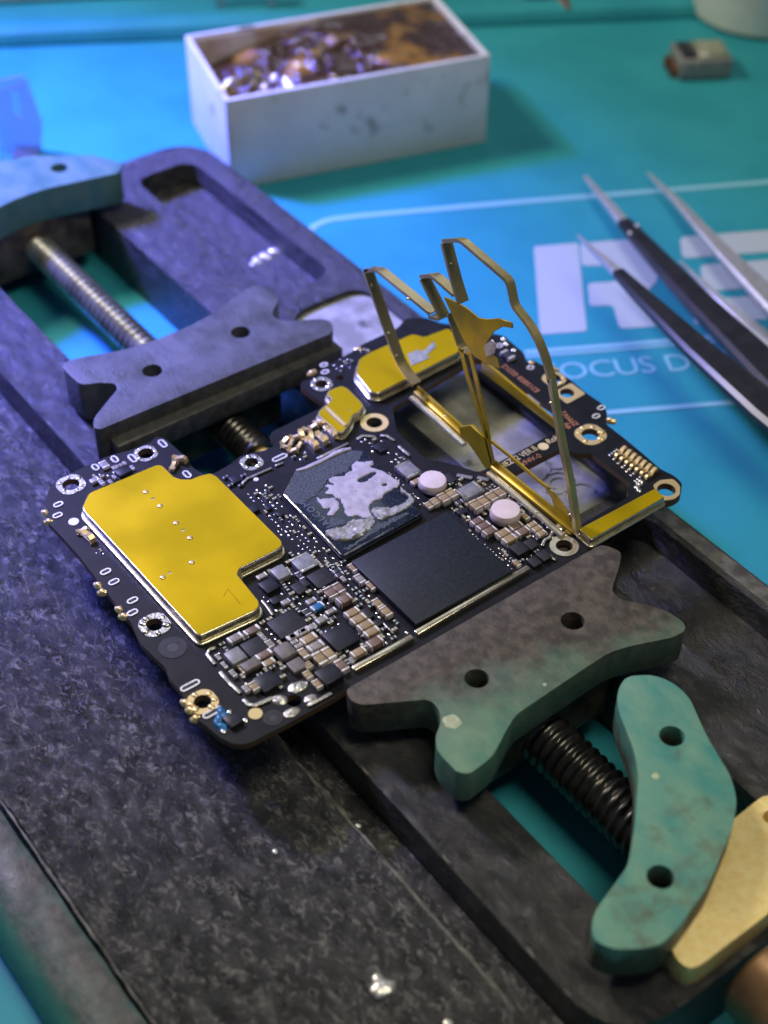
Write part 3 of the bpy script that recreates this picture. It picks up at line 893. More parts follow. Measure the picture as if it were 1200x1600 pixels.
# pieces beyond the far lip
p = Vector(pz(855, 12, 0.0))
br = thing('flex_cable', 'torn brown flex cable lying over the far lip of the mat', 'cable', p)
gg = G(); gg.tube([(p.x - .7, p.y - .3, .42), (p.x - .2, p.y, .5), (p.x + .2, p.y + .1, .44), (p.x + .75, p.y - .1, .3)], [.1, .2, .16, .06], 8, flat=.4); build(gg, 'flex_strip', 'copper_dirty', br)
gg = G(); gg.box((p.x - .6, p.y - .2, .5), (.5, .35, .12), .4); build(gg, 'connector', 'rimmetal', br, .02)
p = Vector(pz(385, 8, 0.0))
lp = thing('plastic_stand', 'pale violet plastic frame standing behind the white box', 'frame', p)
gg = G()
for k in (-1, 1):
    gg.box((p.x + ux.x * .55 * k, p.y + ux.y * .55 * k, .35), (.16, .3, .7), math.atan2(ux.y, ux.x))
gg2 = G(); gg2.box((p.x, p.y, .78), (1.3, .32, .14), math.atan2(ux.y, ux.x))
build(gg, 'upright', 'clear', lp, .02); build(gg2, 'crossbar', 'clear', lp, .02)
p = Vector(pz(150, -12, 0.0))
sp = thing('spatula', 'pale flat plastic spatula at the far left of the mat', 'spatula', p)
gg = G(); t_ = Vector((dr[0], dr[1], 0)).normalized()
gg.box((p.x, p.y, .16), (5.5, .75, .22), math.atan2(t_.y, t_.x)); build(gg, 'blade', 'jar', sp, .06)
gg = G(); q = p - t_ * 3.6; gg.box((q.x, q.y, .18), (2.0, .5, .28), math.atan2(t_.y, t_.x)); build(gg, 'handle', 'pad_pink', sp, .08)

# ================================================================== the circuit board
board = thing('circuit_board', 'populated phone circuit board with yellow shields gripped between the jaws', 'circuit board', (0.2, 0.1, ZB - 0.09))
def bpts(pts, h=0.0):
    return PL(pts, ZB + h)
outline = [(87, 751), (76, 765), (71, 785), (74, 815), (96, 838), (122, 867), (150, 903), (158, 917), (172, 931), (186, 952), (198, 966), (205, 972), (220, 1006), (240, 1026), (260, 1044), (263, 1058), (287, 1086), (294, 1098), (307, 1124), (320, 1132), (343, 1152), (366, 1163), (388, 1162), (443, 1134), (519, 1092), (545, 1076), (560, 1072), (745, 966), (905, 873), (926, 849), (1037, 786), (1052, 783), (1063, 776), (1066, 755), (1053, 743), (1032, 733), (1000, 705), (973, 683), (946, 662), (949, 645), (941, 631), (913, 612), (897, 598), (859, 569), (850, 572), (831, 561), (824, 567), (818, 551), (805, 540), (786, 524), (765, 521), (735, 509), (692, 506), (668, 497), (634, 497), (622, 512), (590, 527), (566, 538), (548, 551), (520, 566), (499, 577), (497, 588), (471, 596), (469, 603), (490, 620), (510, 633), (502, 637), (424, 675), (421, 684), (430, 691), (428, 697), (413, 704), (395, 707), (374, 713), (364, 723), (334, 740), (318, 741), (300, 730), (292, 715), (257, 685), (243, 682), (237, 690), (205, 703), (168, 713), (122, 734)]
OUT = rounded(bpts(outline), 0.05, 2)
win1 = [(613, 638), (740, 562), (753, 560), (790, 588), (838, 622), (866, 640), (881, 655), (878, 668), (859, 680), (761, 732), (748, 738), (702, 724), (664, 716), (620, 674)]
win2 = [(880, 699), (903, 710), (922, 707), (937, 718), (986, 755), (979, 765), (983, 776), (908, 819), (895, 826), (800, 750), (794, 743)]
WIN = [rounded(bpts(win1), 0.06, 3), rounded(bpts(win2), 0.06, 3)]
screws = [(110.8, 757.5, .105), (228, 709, .10), (393, 723, .085), (585, 661, .105), (502.5, 600.5, .085), (531, 590, .055), (865.7, 592.4, .10), (886, 614.6, .095), (922.7, 679.5, .115), (1041, 766, .115), (881.5, 853.6, .10), (241.7, 976.7, .095), (316.7, 1097, .095), (459.5, 1094.6, .085)]
HOLES = [circ(BP(x, y), r, 16) for x, y, r in screws]
me = plate(OUT, WIN + HOLES, ZB, ZB - 0.085, (), 'substrate', 0.0, 1, 1)
put('substrate', me, ['pcb', 'pcb_edge'], board)

occ = []                                                  # footprints already taken (x, y, radius)
def free(x, y, r):
    return all((x - a) ** 2 + (y - b) ** 2 > (r + c) ** 2 for a, b, c in occ)
def take(x, y, sx, sy):
    n = max(1, int(max(sx, sy) / min(sx, sy) + .5))
    for k in range(n):
        t = (k + .5) / n - .5
        occ.append((x + (t * sx if sx > sy else 0), y + (t * sy if sy > sx else 0), min(sx, sy) * .5))
CACHE = {}
def part(name, key, maker, x, y, z=ZB, rz=0.0, mats=None, parent=None, bevel=0.0, seg=2, sc=(1, 1, 1)):
    """One piece of its own; alike pieces share the mesh data."""
    if key not in CACHE:
        g_ = G(); maker(g_)
        me_ = g_.mesh(name, bevel, seg, 35)
        for q_ in (mats if isinstance(mats, (list, tuple)) else [mats]):
            me_.materials.append(M[q_])
        CACHE[key] = me_
    o = bpy.data.objects.new(name, CACHE[key])
    COL.objects.link(o)
    o.parent = parent or board
    o.location = Vector((x, y, z)) - WL[o.parent.name]
    o.rotation_euler = (0, 0, rz)
    o.scale = sc
    WL[o.name] = Vector((x, y, z))
    return o
def capacitor(px_, py_, L_, W_, H, axis='y', body='cap_tan', name='capacitor', jit=True):
    """A ceramic capacitor: body between two tinned end caps; (px_, py_) is the centre of its top."""
    L_, W_, H = L_ * .84, W_ * .80, H * .84
    x, y = BP(px_, py_, H)
    def mk(g_):
        e = L_ * 0.22
        g_.box((0, 0, H / 2), (L_ - 2 * e, W_ * .96, H * .96), 0, 0)
        g_.box((-(L_ - e) / 2, 0, H / 2), (e, W_, H), 0, 1)
        g_.box(((L_ - e) / 2, 0, H / 2), (e, W_, H), 0, 1)
    take(x, y, *((L_, W_) if axis == 'x' else (W_, L_)))
    rz = (math.pi / 2 if axis == 'y' else 0) + (random.uniform(-.015, .015) if jit else 0)
    return part(name, (name, L_, W_, H, body), mk, x, y, ZB + .002, rz, [body, 'tin'], bevel=min(L_, W_, H) * .14)
def chip(px_, py_, sx, sy, H, mt='chip_gray', name='chip', bev=.008, rz=None):
    if sx < 1:
        sx, sy, H = sx * .93, sy * .93, H * .85
    x, y = BP(px_, py_, H)
    take(x, y, sx, sy)
    return part(name, (name, sx, sy, H, mt, bev), lambda g_: g_.box((0, 0, H / 2), (sx, sy, H)), x, y, ZB + .002, random.uniform(-.02, .02) if rz is None else rz, mt, bevel=bev)

# ---- big yellow shield
def shield(name_pts, r, h, holes=(), name='shield', lidmat='lid', rimo=0.045, label=None, step=0.5):
    """Lid of yellow metal over a tinned frame with a flange at the board."""
    top = bpts(name_pts, h)
    if area(top) < 0:
        top = top[::-1]
    top = rounded(top, r, 5)
    gg = G(); gg.prism(grow(top, 0.014), ZB + h * .25, ZB + h - 0.006)
    gg.prism(grow(top, rimo), ZB + 0.002, ZB + h * .25)
    rim_ = build(gg, name, 'rimmetal', board, 0.016, 3)
    if label:
        rim_['label'] = label
    me_ = plate(top, [circ(BP(x, y, h), q, 12) for x, y, q in holes], ZB + h, ZB + h - 0.004, (), name + '_lid', 0.0, 2)
    lid = put(name + '_lid', me_, lidmat, rim_)
    xs = [p[0] for p in top]; ys = [p[1] for p in top]
    return rim_, lid, top
BIG = crop(60, 660, 3, [(243, 330), (555, 200), (578, 202), (604, 228), (632, 256), (668, 268), (715, 268), (760, 250), (805, 240), (832, 252), (1135, 553), (1140, 575), (1120, 592), (940, 682), (928, 712), (1030, 838), (1032, 862), (1010, 880), (780, 985), (755, 995), (740, 985), (215, 412), (209, 395), (232, 345)])
rim_, lid, BIGTOP = shield(BIG, 0.03, 0.16, [(60 + x / 3, 660 + y / 3, .022) for x, y in ((537, 357), (677, 505), (615, 705))], 'shield', label='large yellow topped shield at the near left of the board')
for x, y in ((503, 325), (570, 390), (645, 470), (710, 540), (718, 655), (582, 725)):
    q = BP(60 + x / 3, 660 + y / 3, .165)
    part('dimple', 'dimple', lambda g_: g_.blob((0, 0, 0), .038, 12, flat=.45), q[0], q[1], ZB + .159, 0, 'gold', lid)
def scratch(pts, h, wd, parent, mt, name='scratch'):
    gg = G(); gg.tube([PX(x, y, ZB + h) for x, y in pts], wd, 5)
    return build(gg, name, mt, parent)
M['etch'] = mat('etched_line', (0.36, 0.24, 0.0), rough=.6, metal=.2)
scratch(crop(60, 660, 3, [(868, 815), (887, 780), (948, 852)]), .1602, .004, lid, 'etch', 'etched_arrow')
# ---- far shield, its silver tape
FAR = [(557, 583), (562, 561), (578, 551), (645, 522), (663, 527), (700, 513), (713, 524), (717, 549), (592, 613), (580, 612)]
rim2, lid2, FART = shield(FAR, 0.05, 0.14, [(661, 572.5, .02), (676, 534, .016)], 'shield', label='long yellow topped shield at the far corner of the board')
tape = bpts(crop(560, 360, 3.2, [(245, 618), (300, 597), (322, 607), (376, 556), (388, 580), (342, 622), (356, 636), (266, 676)]), .146)
gg = G(); gg.prism(tape, ZB + .1405, ZB + .149); build(gg, 'silver_tape', 'foil', lid2)
# ---- small stepped shield
SM = crop(420, 540, 5.4545, [(560, 365), (620, 345), (665, 365), (770, 470), (802, 512), (765, 560), (705, 592), (682, 660), (622, 735), (590, 730), (428, 590), (432, 562), (480, 515), (520, 488), (545, 450), (502, 420), (512, 388)])
rim3, lid3, SMT = shield(SM, 0.03, 0.12, [(420 + 685 / 5.4545, 540 + 548 / 5.4545, .018)], 'shield', label='small stepped yellow topped shield beside the gold ring')
gg = G(); gg.tube([PX(420 + x / 5.4545, 540 + y / 5.4545, ZB + .121) for x, y in ((492, 528), (570, 605), (655, 682))], [.03, .04, .035], 8, flat=.5); build(gg, 'raised_rib', 'gold', lid3)
# ---- yellow bar by the near right lug
BAR = crop(720, 480, 3.158, [(588, 1093), (960, 895), (1000, 938), (645, 1142)])
rim4, lid4, BART = shield(BAR, 0.02, 0.13, [], 'shield', label='narrow yellow topped bar shield beside the gold lug')
scratch(crop(720, 480, 3.158, [(648, 1085), (668, 1060), (700, 1088)]), .1302, .003, lid4, 'etch', 'etched_arrow')
for t in (BIGTOP, FART, SMT, BART):
    t2 = grow(t, .06)
    xs = [p[0] for p in t2]; ys = [p[1] for p in t2]
    x = min(xs)
    while x < max(xs):
        y = min(ys)
        while y < max(ys):
            if inside((x, y), t2):
                occ.append((x, y, .05))
            y += .09
        x += .09

# ---- bare die, wet residue, black memory chip
DIE = crop(440, 700, 5.4545, [(22, 388), (122, 196), (300, 122), (600, 6), (702, 20), (1190, 548), (1186, 566), (545, 924), (505, 915)])
dt = rounded(bpts(DIE, .075), .02, 3)
gg = G(); gg.prism(grow(dt, .012), ZB + .002, ZB + .045); die = build(gg, 'processor', 'chip', board, .005)
die['label'] = 'large bare processor smeared with grey paste'
gg = G(); gg.prism(dt, ZB + .0455, ZB + .075); build(gg, 'bare_die', 'die', die, .008)
gg = G()
for a_, b_, r_ in (((20, 400), (270, 655), .016), ((270, 655), (510, 912), .018), ((530, 915), (760, 790), .016), ((740, 800), (1000, 655), .013), ((20, 395), (125, 200), .014)):
    p1, p2 = [PX(440 + q[0] / 5.4545, 700 + q[1] / 5.4545, ZB + .066) for q in (a_, b_)]
    gg.tube([p1, p1.lerp(p2, .33) + Vector((.006, 0, 0)), p1.lerp(p2, .66), p2], [r_ * .7, r_, r_ * .85, r_ * .6], 8)
tag(build(gg, 'underfill_bead', 'underfill', die, recentre=True), kind='stuff')
me = text_geo('QUALCOMM', (PX(440 + 520 / 5.4545, 700 + 735 / 5.4545, ZB + .075).x, PX(440 + 520 / 5.4545, 700 + 735 / 5.4545, ZB + .075).y),
              (-1, -0.02), .095, ZB + .0752, .002, 1.25)
M['faint'] = mat('faint_marking', (0.12, 0.135, 0.16), rough=.4)
put('marking', me, 'faint', die)
def smear(polys, holes, h0, h1, mt, name, seed, lump=.012, cell=.022):
    """A lumpy layer of paste over an outline: a grid clipped to the outline, thicker in the middle."""
    P_ = [rounded(bpts(p, h0), .02, 2) for p in polys]
    H_ = [rounded(bpts(p, h0), .02, 2) for p in holes]
    xs = [q[0] for p in P_ for q in p]; ys = [q[1] for p in P_ for q in p]
    nx_, ny_ = int((max(xs) - min(xs)) / cell) + 3, int((max(ys) - min(ys)) / cell) + 3
    X0, Y0 = min(xs) - cell, min(ys) - cell
    def ins(x, y):
        x += .010 * noise.noise(Vector((x * 22, y * 22, seed))); y += .010 * noise.noise(Vector((x * 22, y * 22, seed + 9)))
        return any(inside((x, y), p) for p in P_) and not any(inside((x, y), p) for p in H_)
    def dist(x, y):
        best = 9
        for p in P_ + H_:
            for i in range(len(p)):
                a_, b_ = p[i - 1], p[i]
                dx, dy = b_[0] - a_[0], b_[1] - a_[1]
                t = max(0, min(1, ((x - a_[0]) * dx + (y - a_[1]) * dy) / (dx * dx + dy * dy + 1e-12)))
                best = min(best, (x - a_[0] - t * dx) ** 2 + (y - a_[1] - t * dy) ** 2)
        return math.sqrt(best)
    bm = bmesh.new()
    cellin = [[ins(X0 + (i + .5) * cell, Y0 + (j + .5) * cell) for j in range(ny_)] for i in range(nx_)]
    V = {}
    def vert(i, j, top):
        k = (i, j, top)
        if k not in V:
            x, y = X0 + i * cell, Y0 + j * cell
            nb = [cellin[a_][b_] for a_ in (i - 1, i) for b_ in (j - 1, j) if 0 <= a_ < nx_ and 0 <= b_ < ny_]
            edge = not all(nb)
            z = h0
            if top:
                d_ = dist(x, y)
                z = h0 + (h1 - h0) * (min(1, .45 + d_ / .03)) + lump * noise.fractal(Vector((x * 9, y * 9, seed)), 1, 2, 4)
                z = max(z, h0 + .006)
            V[k] = bm.verts.new((x + .3 * cell * noise.noise(Vector((x * 40, y * 40, 1))), y + .3 * cell * noise.noise(Vector((x * 40, y * 40, 5))), ZB + z))
        return V[k]
    for i in range(nx_):
        for j in range(ny_):
            if cellin[i][j]:
                bm.faces.new((vert(i, j, 1), vert(i + 1, j, 1), vert(i + 1, j + 1, 1), vert(i, j + 1, 1)))
                for (a_, b_), (c_, d_), (e_, f_) in (((i, j), (i + 1, j), (0, -1)), ((i + 1, j), (i + 1, j + 1), (1, 0)), ((i + 1, j + 1), (i, j + 1), (0, 1)), ((i, j + 1), (i, j), (-1, 0))):
                    if not cellin[i + e_][j + f_]:
                        bm.faces.new((vert(a_, b_, 1), vert(a_, b_, 0), vert(c_, d_, 0), vert(c_, d_, 1)))
    bmesh.ops.smooth_vert(bm, verts=bm.verts, factor=.5, use_axis_x=True, use_axis_y=True, use_axis_z=False)
    bmesh.ops.smooth_vert(bm, verts=bm.verts, factor=.5, use_axis_x=True, use_axis_y=True, use_axis_z=False)
    bmesh.ops.recalc_face_normals(bm, faces=bm.faces)
    return put(name, finish(bm, name, 0, 2, 50), mt, die)
cz = lambda pts: crop(440, 700, 5.4545, pts)
smear([cz([(640, 115), (700, 125), (780, 110), (785, 145), (750, 165), (800, 180), (870, 200), (1000, 290), (1010, 320), (920, 370), (870, 400), (860, 430), (780, 460), (750, 480), (745, 520), (760, 560), (780, 590), (730, 605), (690, 600), (650, 575), (610, 590), (570, 585), (530, 550), (540, 520), (500, 440), (460, 430), (440, 400), (380, 400), (370, 380), (410, 345), (365, 330), (400, 310), (440, 320), (450, 310), (410, 290), (400, 265), (440, 250), (530, 245), (550, 215), (610, 195), (590, 160), (620, 125)])],
      [cz([(640, 285), (660, 265), (790, 205), (820, 210), (720, 290), (680, 300)]), cz([(850, 325), (880, 300), (910, 310), (880, 330)])], .0755, .090, 'paste', 'paste_slab', 3, .003, .015)
smear([cz([(290, 430), (310, 420), (330, 440), (400, 430), (450, 425), (490, 470), (490, 520), (440, 575), (400, 580), (380, 565), (410, 540), (420, 500), (390, 525), (365, 525), (340, 490), (310, 460)])], [], .0755, .089, 'paste', 'paste_crumb', 5, .003, .015)
smear([cz([(1010, 330), (1060, 370), (1100, 400), (1135, 440), (1130, 470), (1060, 520), (960, 570), (850, 620), (820, 610), (780, 570), (760, 530), (790, 515), (850, 510), (940, 510), (1040, 470), (1085, 430), (1070, 400), (1010, 370)])], [], .075, .096, 'paste_wet', 'paste_smear', 8, .014, .018)
smear([cz([(375, 715), (440, 690), (520, 680), (560, 650), (620, 620), (690, 610), (780, 600), (800, 640), (760, 690), (690, 750), (600, 790), (500, 800), (430, 780), (380, 750)])], [], .075, .105, 'paste_wet', 'paste_smear', 12, .03, .018)
smear([cz([(34, 385), (125, 204), (300, 136), (600, 20), (696, 36), (660, 110), (600, 130), (560, 205), (440, 240), (390, 270), (350, 340), (290, 410), (230, 440), (150, 480), (90, 465)]), cz([(420, 590), (520, 600), (560, 640), (440, 680), (400, 640)]), cz([(800, 640), (860, 640), (1060, 545), (1100, 560), (760, 740), (560, 880), (520, 860), (640, 800)])], [], .0752, .0775, 'frost', 'frosted_film', 21, .0008, .018)
gg = G(); gg.tube([PX(440 + x / 5.4545, 700 + y / 5.4545, ZB + .085) for x, y in ((126, 192), (200, 175), (300, 130), (380, 90), (450, 50), (520, 22), (590, 5))], [.018, .03, .034, .028, .038, .036, .02], 8, flat=.7)
build(gg, 'paste_bead', 'paste', die)
x, y = BP(675, 883, .1)
chipb = chip(675, 884, 1.235, 1.43, .10, 'chip', 'memory_chip', .01, 0.0)
chipb['label'] = 'big matt black square memory chip'
for t in (grow(dt, .03), rect(x - .62, y - .73, x + .62, y + .73)):
    xs = [p[0] for p in t]; ys = [p[1] for p in t]
    a_ = min(xs)
    while a_ < max(xs):
        b_ = min(ys)
        while b_ < max(ys):
            if inside((a_, b_), t):
                occ.append((a_, b_, .045))
            b_ += .08
        a_ += .08
# ---- pink thermal pads
for px_, py_, r, h in ((676, 751, .175, .13), (790, 797, .185, .15)):
    x, y = BP(px_, py_, h)
    gg = G(); gg.lathe((x, y, ZB + .03), [(0, 0), (r * .92, 0), (r * 1.03, h * .25), (r, h * .7), (r * .93, h * .93), (r * .7, h), (0, h * .98)], 26)
    build(gg, 'thermal_pad', 'pad_pink', board, smooth=45)
    occ.append((x, y, r))

# ---- placed components
TAN, BRN, GRY = 'cap_tan', 'cap_brown', 'cap_gray'
A5 = lambda x, y: (400 + x / 5, 860 + y / 5)
for x, y, L_, W_, H, ax, b_ in [(750, 478, .22, .13, .09, 'y', TAN), (800, 528, .23, .14, .10, 'y', TAN), (855, 578, .23, .14, .10, 'y', TAN), (903, 628, .23, .13, .09, 'y', TAN), (928, 708, .24, .15, .11, 'y', BRN), (412, 682, .24, .14, .09, 'y', TAN), (465, 740, .24, .14, .09, 'y', GRY), (800, 788, .22, .13, .09, 'y', TAN), (580, 322, .22, .16, .11, 'x', BRN), (645, 288, .21, .14, .10, 'x', BRN), (688, 372, .22, .16, .12, 'y', BRN), (497, 838, .24, .15, .09, 'x', TAN), (568, 800, .23, .14, .08, 'x', TAN), (668, 893, .23, .14, .09, 'x', BRN), (372, 800, .19, .11, .07, 'x', TAN), (288, 668, .17, .10, .06, 'y', GRY), (368, 620, .18, .09, .06, 'y', GRY), (480, 433, .20, .12, .07, 'y', 'cap_blue'), (62, 808, .24, .12, .08, 'y', BRN), (98, 870, .18, .11, .06, 'y', TAN), (1015, 472, .20, .13, .09, 'x', TAN), (950, 408, .18, .12, .08, 'x', TAN), (900, 268, .18, .11, .07, 'x', TAN), (810, 218, .19, .12, .08, 'x', GRY), (760, 128, .17, .12, .07, 'x', TAN), (232, 398, .13, .09, .06, 'y', GRY), (430, 390, .15, .09, .06, 'y', GRY), (512, 535, .17, .11, .06, 'y', GRY), (585, 470, .16, .08, .05, 'y', GRY), (600, 528, .09, .07, .05, 'y', 'cap_dark'), (395, 480, .12, .11, .05, 'x', 'cap_dark'), (340, 195, .16, .09, .06, 'x', 'cap_dark'), (440, 590, .11, .10, .05, 'y', GRY), (630, 155, .13, .08, .05, 'y', 'cap_dark'), (652, 185, .13, .08, .05, 'y', 'cap_dark'), (105, 722, .12, .10, .05, 'x', GRY), (45, 195, .16, .09, .05, 'y', GRY), (300, 712, .10, .07, .05, 'y', GRY), (330, 742, .10, .07, .05, 'y', GRY), (405, 968, .14, .11, .07, 'x', TAN), (478, 1040, .16, .11, .07, 'x', TAN), (680, 218, .10, .07, .05, 'x', GRY), (745, 855, .09, .07, .05, 'x', GRY), (60, 680, .10, .07, .05, 'x', GRY), (25, 645, .10, .08, .05, 'x', GRY)]:
    capacitor(*A5(x, y), L_, W_, H, ax, b_)
for x, y, sx, sy, H, mt in [(242, 572, .33, .39, .06, 'chip_gray'), (660, 672, .35, .33, .08, 'chip_navy'), (508, 212, .27, .27, .07, 'chip_gray'), (336, 290, .19, .15, .06, 'chip_gray'), (382, 250, .13, .09, .06, 'chip_gray'), (103, 268, .21, .20, .07, 'chip_navy'), (148, 385, .11, .12, .06, 'chip_navy'), (318, 890, .18, .19, .08, 'ferrite_brown'), (570, 962, .25, .25, .13, 'chip_navy'), (870, 488, .17, .10, .05, 'chip_gray'), (948, 563, .10, .12, .04, 'chip_gray')]:
    chip(*A5(x, y), sx, sy, H, mt)
for x, y, sx, sy, H, mt, bv in [(190, 165, .22, .19, .11, 'ferrite', .015), (224, 772, .25, .24, .12, 'ferrite_brown', .05)]:
    chip(*A5(x, y), sx, sy, H, mt, 'inductor', bv)
B5 = lambda x, y: (300 + x / 5.4545, 980 + y / 5.4545)
for x, y, L_, W_, H, ax, b_ in [(368, 85, .22, .13, .08, 'y', GRY), (528, 498, .16, .12, .08, 'x', TAN), (510, 20, .24, .12, .08, 'y', BRN), (855, 75, .17, .10, .06, 'y', GRY), (660, 140, .14, .10, .06, 'x', GRY), (950, 30, .16, .10, .06, 'y', GRY), (220, 250, .10, .06, .04, 'x', GRY), (275, 320, .12, .06, .04, 'x', GRY), (430, 350, .17, .09, .07, 'x', TAN), (350, 390, .13, .08, .06, 'x', GRY), (460, 520, .12, .09, .06, 'x', GRY), (990, 320, .12, .12, .08, 'x', TAN)]:
    capacitor(*B5(x, y), L_, W_, H, ax, b_)
for x, y, sx, sy, H, mt in [(533, 160, .24, .27, .06, 'chip_gray'), (640, 455, .25, .25, .08, 'chip_navy'), (348, 780, .19, .17, .07, 'chip_navy')]:
    chip(*B5(x, y), sx, sy, H, mt)
chip(*B5(370, 235), .22, .21, .13, 'ferrite', 'inductor', .02)
chip(*B5(500, 308), .15, .24, .10, 'ferrite_brown', 'inductor', .025)
def railed(px_, py_, sx, sy, H, axis):
    """Grey part with a bright metal terminal along two sides."""
    x, y = BP(px_, py_, H)
    def mk(g_):
        g_.box((0, 0, H / 2), (sx, sy * .98, H * .94), 0, 0)
        for s_ in (-1, 1):
            g_.box((s_ * (sx / 2 + .01), 0, H / 2), (.045, sy, H), 0, 1)
    take(x, y, sx + .06, sy)
    return part('inductor', ('railed', sx, sy, H), mk, x, y, ZB + .002, math.pi / 2 if axis == 'y' else 0, ['ferrite', 'solder'], bevel=.008)
railed(*A5(378, 88), .20, .25, .09, 'x')
D5 = lambda x, y: (620 + x / 4.615, 700 + y / 4.615)
railed(*D5(82, 150), .22, .22, .08, 'x')
railed(*D5(528, 300), .24, .21, .09, 'y')
for x, y, L_, W_, H, ax, b_ in [(275, 382, .15, .13, .09, 'x', TAN), (338, 352, .20, .16, .11, 'x', TAN), (395, 322, .20, .15, .10, 'x', TAN), (230, 410, .14, .10, .06, 'x', TAN), (568, 405, .21, .16, .12, 'x', TAN), (625, 378, .20, .15, .11, 'x', TAN), (685, 345, .19, .15, .10, 'x', TAN), (742, 315, .19, .14, .09, 'x', TAN), (578, 522, .20, .12, .09, 'y', BRN), (625, 556, .22, .13, .10, 'y', BRN), (670, 592, .22, .14, .11, 'y', BRN), (764, 608, .22, .14, .10, 'y', TAN), (812, 648, .22, .14, .10, 'y', TAN), (858, 557, .22, .14, .09, 'y', BRN), (908, 595, .22, .14, .09, 'y', BRN), (975, 548, .15, .10, .07, 'y', TAN), (1010, 577, .15, .10, .07, 'y', TAN), (1042, 610, .15, .11, .07, 'y', TAN), (925, 490, .15, .10, .07, 'x', TAN), (138, 238, .16, .10, .06, 'y', TAN), (865, 828, .13, .09, .06, 'x', TAN), (450, 388, .12, .09, .06, 'y', 'cap_dark')]:
    capacitor(*D5(x, y), L_, W_, H, ax, b_)
for x, y, sx, sy, H, mt in [(882, 720, .20, .19, .08, 'chip_gray'), (968, 688, .17, .14, .08, 'chip_gray'), (992, 815, .16, .14, .07, 'chip_gray'), (1060, 772, .17, .14, .07, 'chip_gray'), (378, 215, .18, .12, .06, 'chip_gray'), (468, 455, .11, .13, .05, 'chip_navy')]:
    chip(*D5(x, y), sx, sy, H, mt)
# upper left corner of the board
C6 = lambda x, y: (60 + x / 6, 670 + y / 6)
chip(*C6(795, 388), .15, .20, .05, 'chip_navy', rz=.05)
for x, y, L_, W_, H, ax, b_ in [(615, 330, .16, .13, .06, 'x', GRY), (525, 475, .14, .10, .06, 'y', GRY), (585, 490, .14, .08, .06, 'x', GRY), (880, 360, .09, .06, .04, 'x', GRY), (735, 350, .06, .06, .04, 'x', GRY), (770, 335, .06, .06, .04, 'x', GRY), (805, 318, .07, .06, .04, 'x', GRY), (708, 445, .07, .06, .04, 'x', GRY), (670, 490, .07, .06, .04, 'x', GRY), (705, 362, .07, .06, .04, 'x', GRY)]:
    capacitor(*C6(x, y), L_, W_, H, ax, b_)
chip(367, 748, .14, .13, .05, 'chip_navy')
for x, y in ((360, 757), (376, 757), (352, 745), (380, 742)):
    capacitor(x, y, .08, .05, .04, 'y', 'cap_dark')
chip(395, 795, .12, .14, .05, 'chip_navy'); chip(437, 802, .10, .09, .05, 'chip_navy'); chip(419, 792, .10, .08, .04, 'chip_navy')
chip(591, 697, .12, .12, .06, 'chip_navy')
chip(420 + 955 / 5.4545 - 0, 540 + 870 / 5.4545, .14, .13, .05, 'chip_navy')

# ---- pads, slots, dots, rings
def slot_pad(px_, py_, L_=.17, W_=.09, axis='y', mt='tin'):
    x, y = BP(px_, py_, .01)
    def mk(g_):
        k = 6
        def stad(a, b):
            h_ = (a - b) / 2
            return [(-h_ + b / 2 * math.cos(math.pi / 2 + math.pi * i / k), b / 2 * math.sin(math.pi / 2 + math.pi * i / k)) for i in range(k + 1)] + [(h_ + b / 2 * math.cos(-math.pi / 2 + math.pi * i / k), b / 2 * math.sin(-math.pi / 2 + math.pi * i / k)) for i in range(k + 1)]
        o_ = stad(L_, W_); i_ = stad(L_ - .035, W_ - .042)
        n_ = len(o_)
        vs_ = [(a, b, z) for z in (0, .012) for a, b in o_] + [(a, b, z) for z in (0, .012) for a, b in i_]
        fs_ = []
        for q in range(n_):
            r_ = (q + 1) % n_
            fs_ += [(q, r_, n_ + r_, n_ + q), (n_ + q, n_ + r_, 3 * n_ + r_, 3 * n_ + q), (3 * n_ + q, 3 * n_ + r_, 2 * n_ + r_, 2 * n_ + q)]
        g_.add(vs_, fs_)
        g_.prism(stad(L_ - .05, W_ - .055), 0, .006, 1)
    take(x, y, L_ if axis == 'x' else W_, W_ if axis == 'x' else L_)
    return part('slot_pad', ('slot', L_, W_, mt), mk, x, y, ZB + .002, 0 if axis == 'x' else math.pi / 2, [mt, 'chip_gray'])
for x, y, ax, L_ in [(91, 788, 'y', .13), (90, 805, 'y', .13), (149, 730, 'x', .13), (179, 717.5, 'x', .14), (207, 716, 'x', .17), (254, 693, 'x', .17), (165, 893, 'y', .14), (178, 909, 'y', .14), (207, 938, 'y', .14), (207, 957, 'y', .14), (297, 1071, 'y', .24), (437, 715, 'y', .22), (332, 1113, 'y', .24), (939.5, 637, 'y', .12), (931.5, 650, 'y', .12), (829, 574, 'y', .11), (780, 540, 'y', .11), (506, 570, 'y', .12), (508, 581, 'y', .12), (292, 741, 'x', .15)]:
    slot_pad(x, y, L_, .085, ax)
def disc(px_, py_, r, mt, name, h=.008):
    x, y = BP(px_, py_, h)
    occ.append((x, y, r))
    return part(name, (name, r, mt, h), lambda g_: g_.lathe((0, 0, 0), [(0, 0), (r, 0), (r, h), (0, h)], 18), x, y, ZB + .002, 0, mt)
disc(115, 815, .065, 'silk', 'fiducial_dot'); disc(399, 1115, .078, 'gold', 'fiducial_dot'); disc(848.9, 697.5, .07, 'silk_gold', 'fiducial_dot'); disc(400, 749, .032, 'silk', 'fiducial_dot')
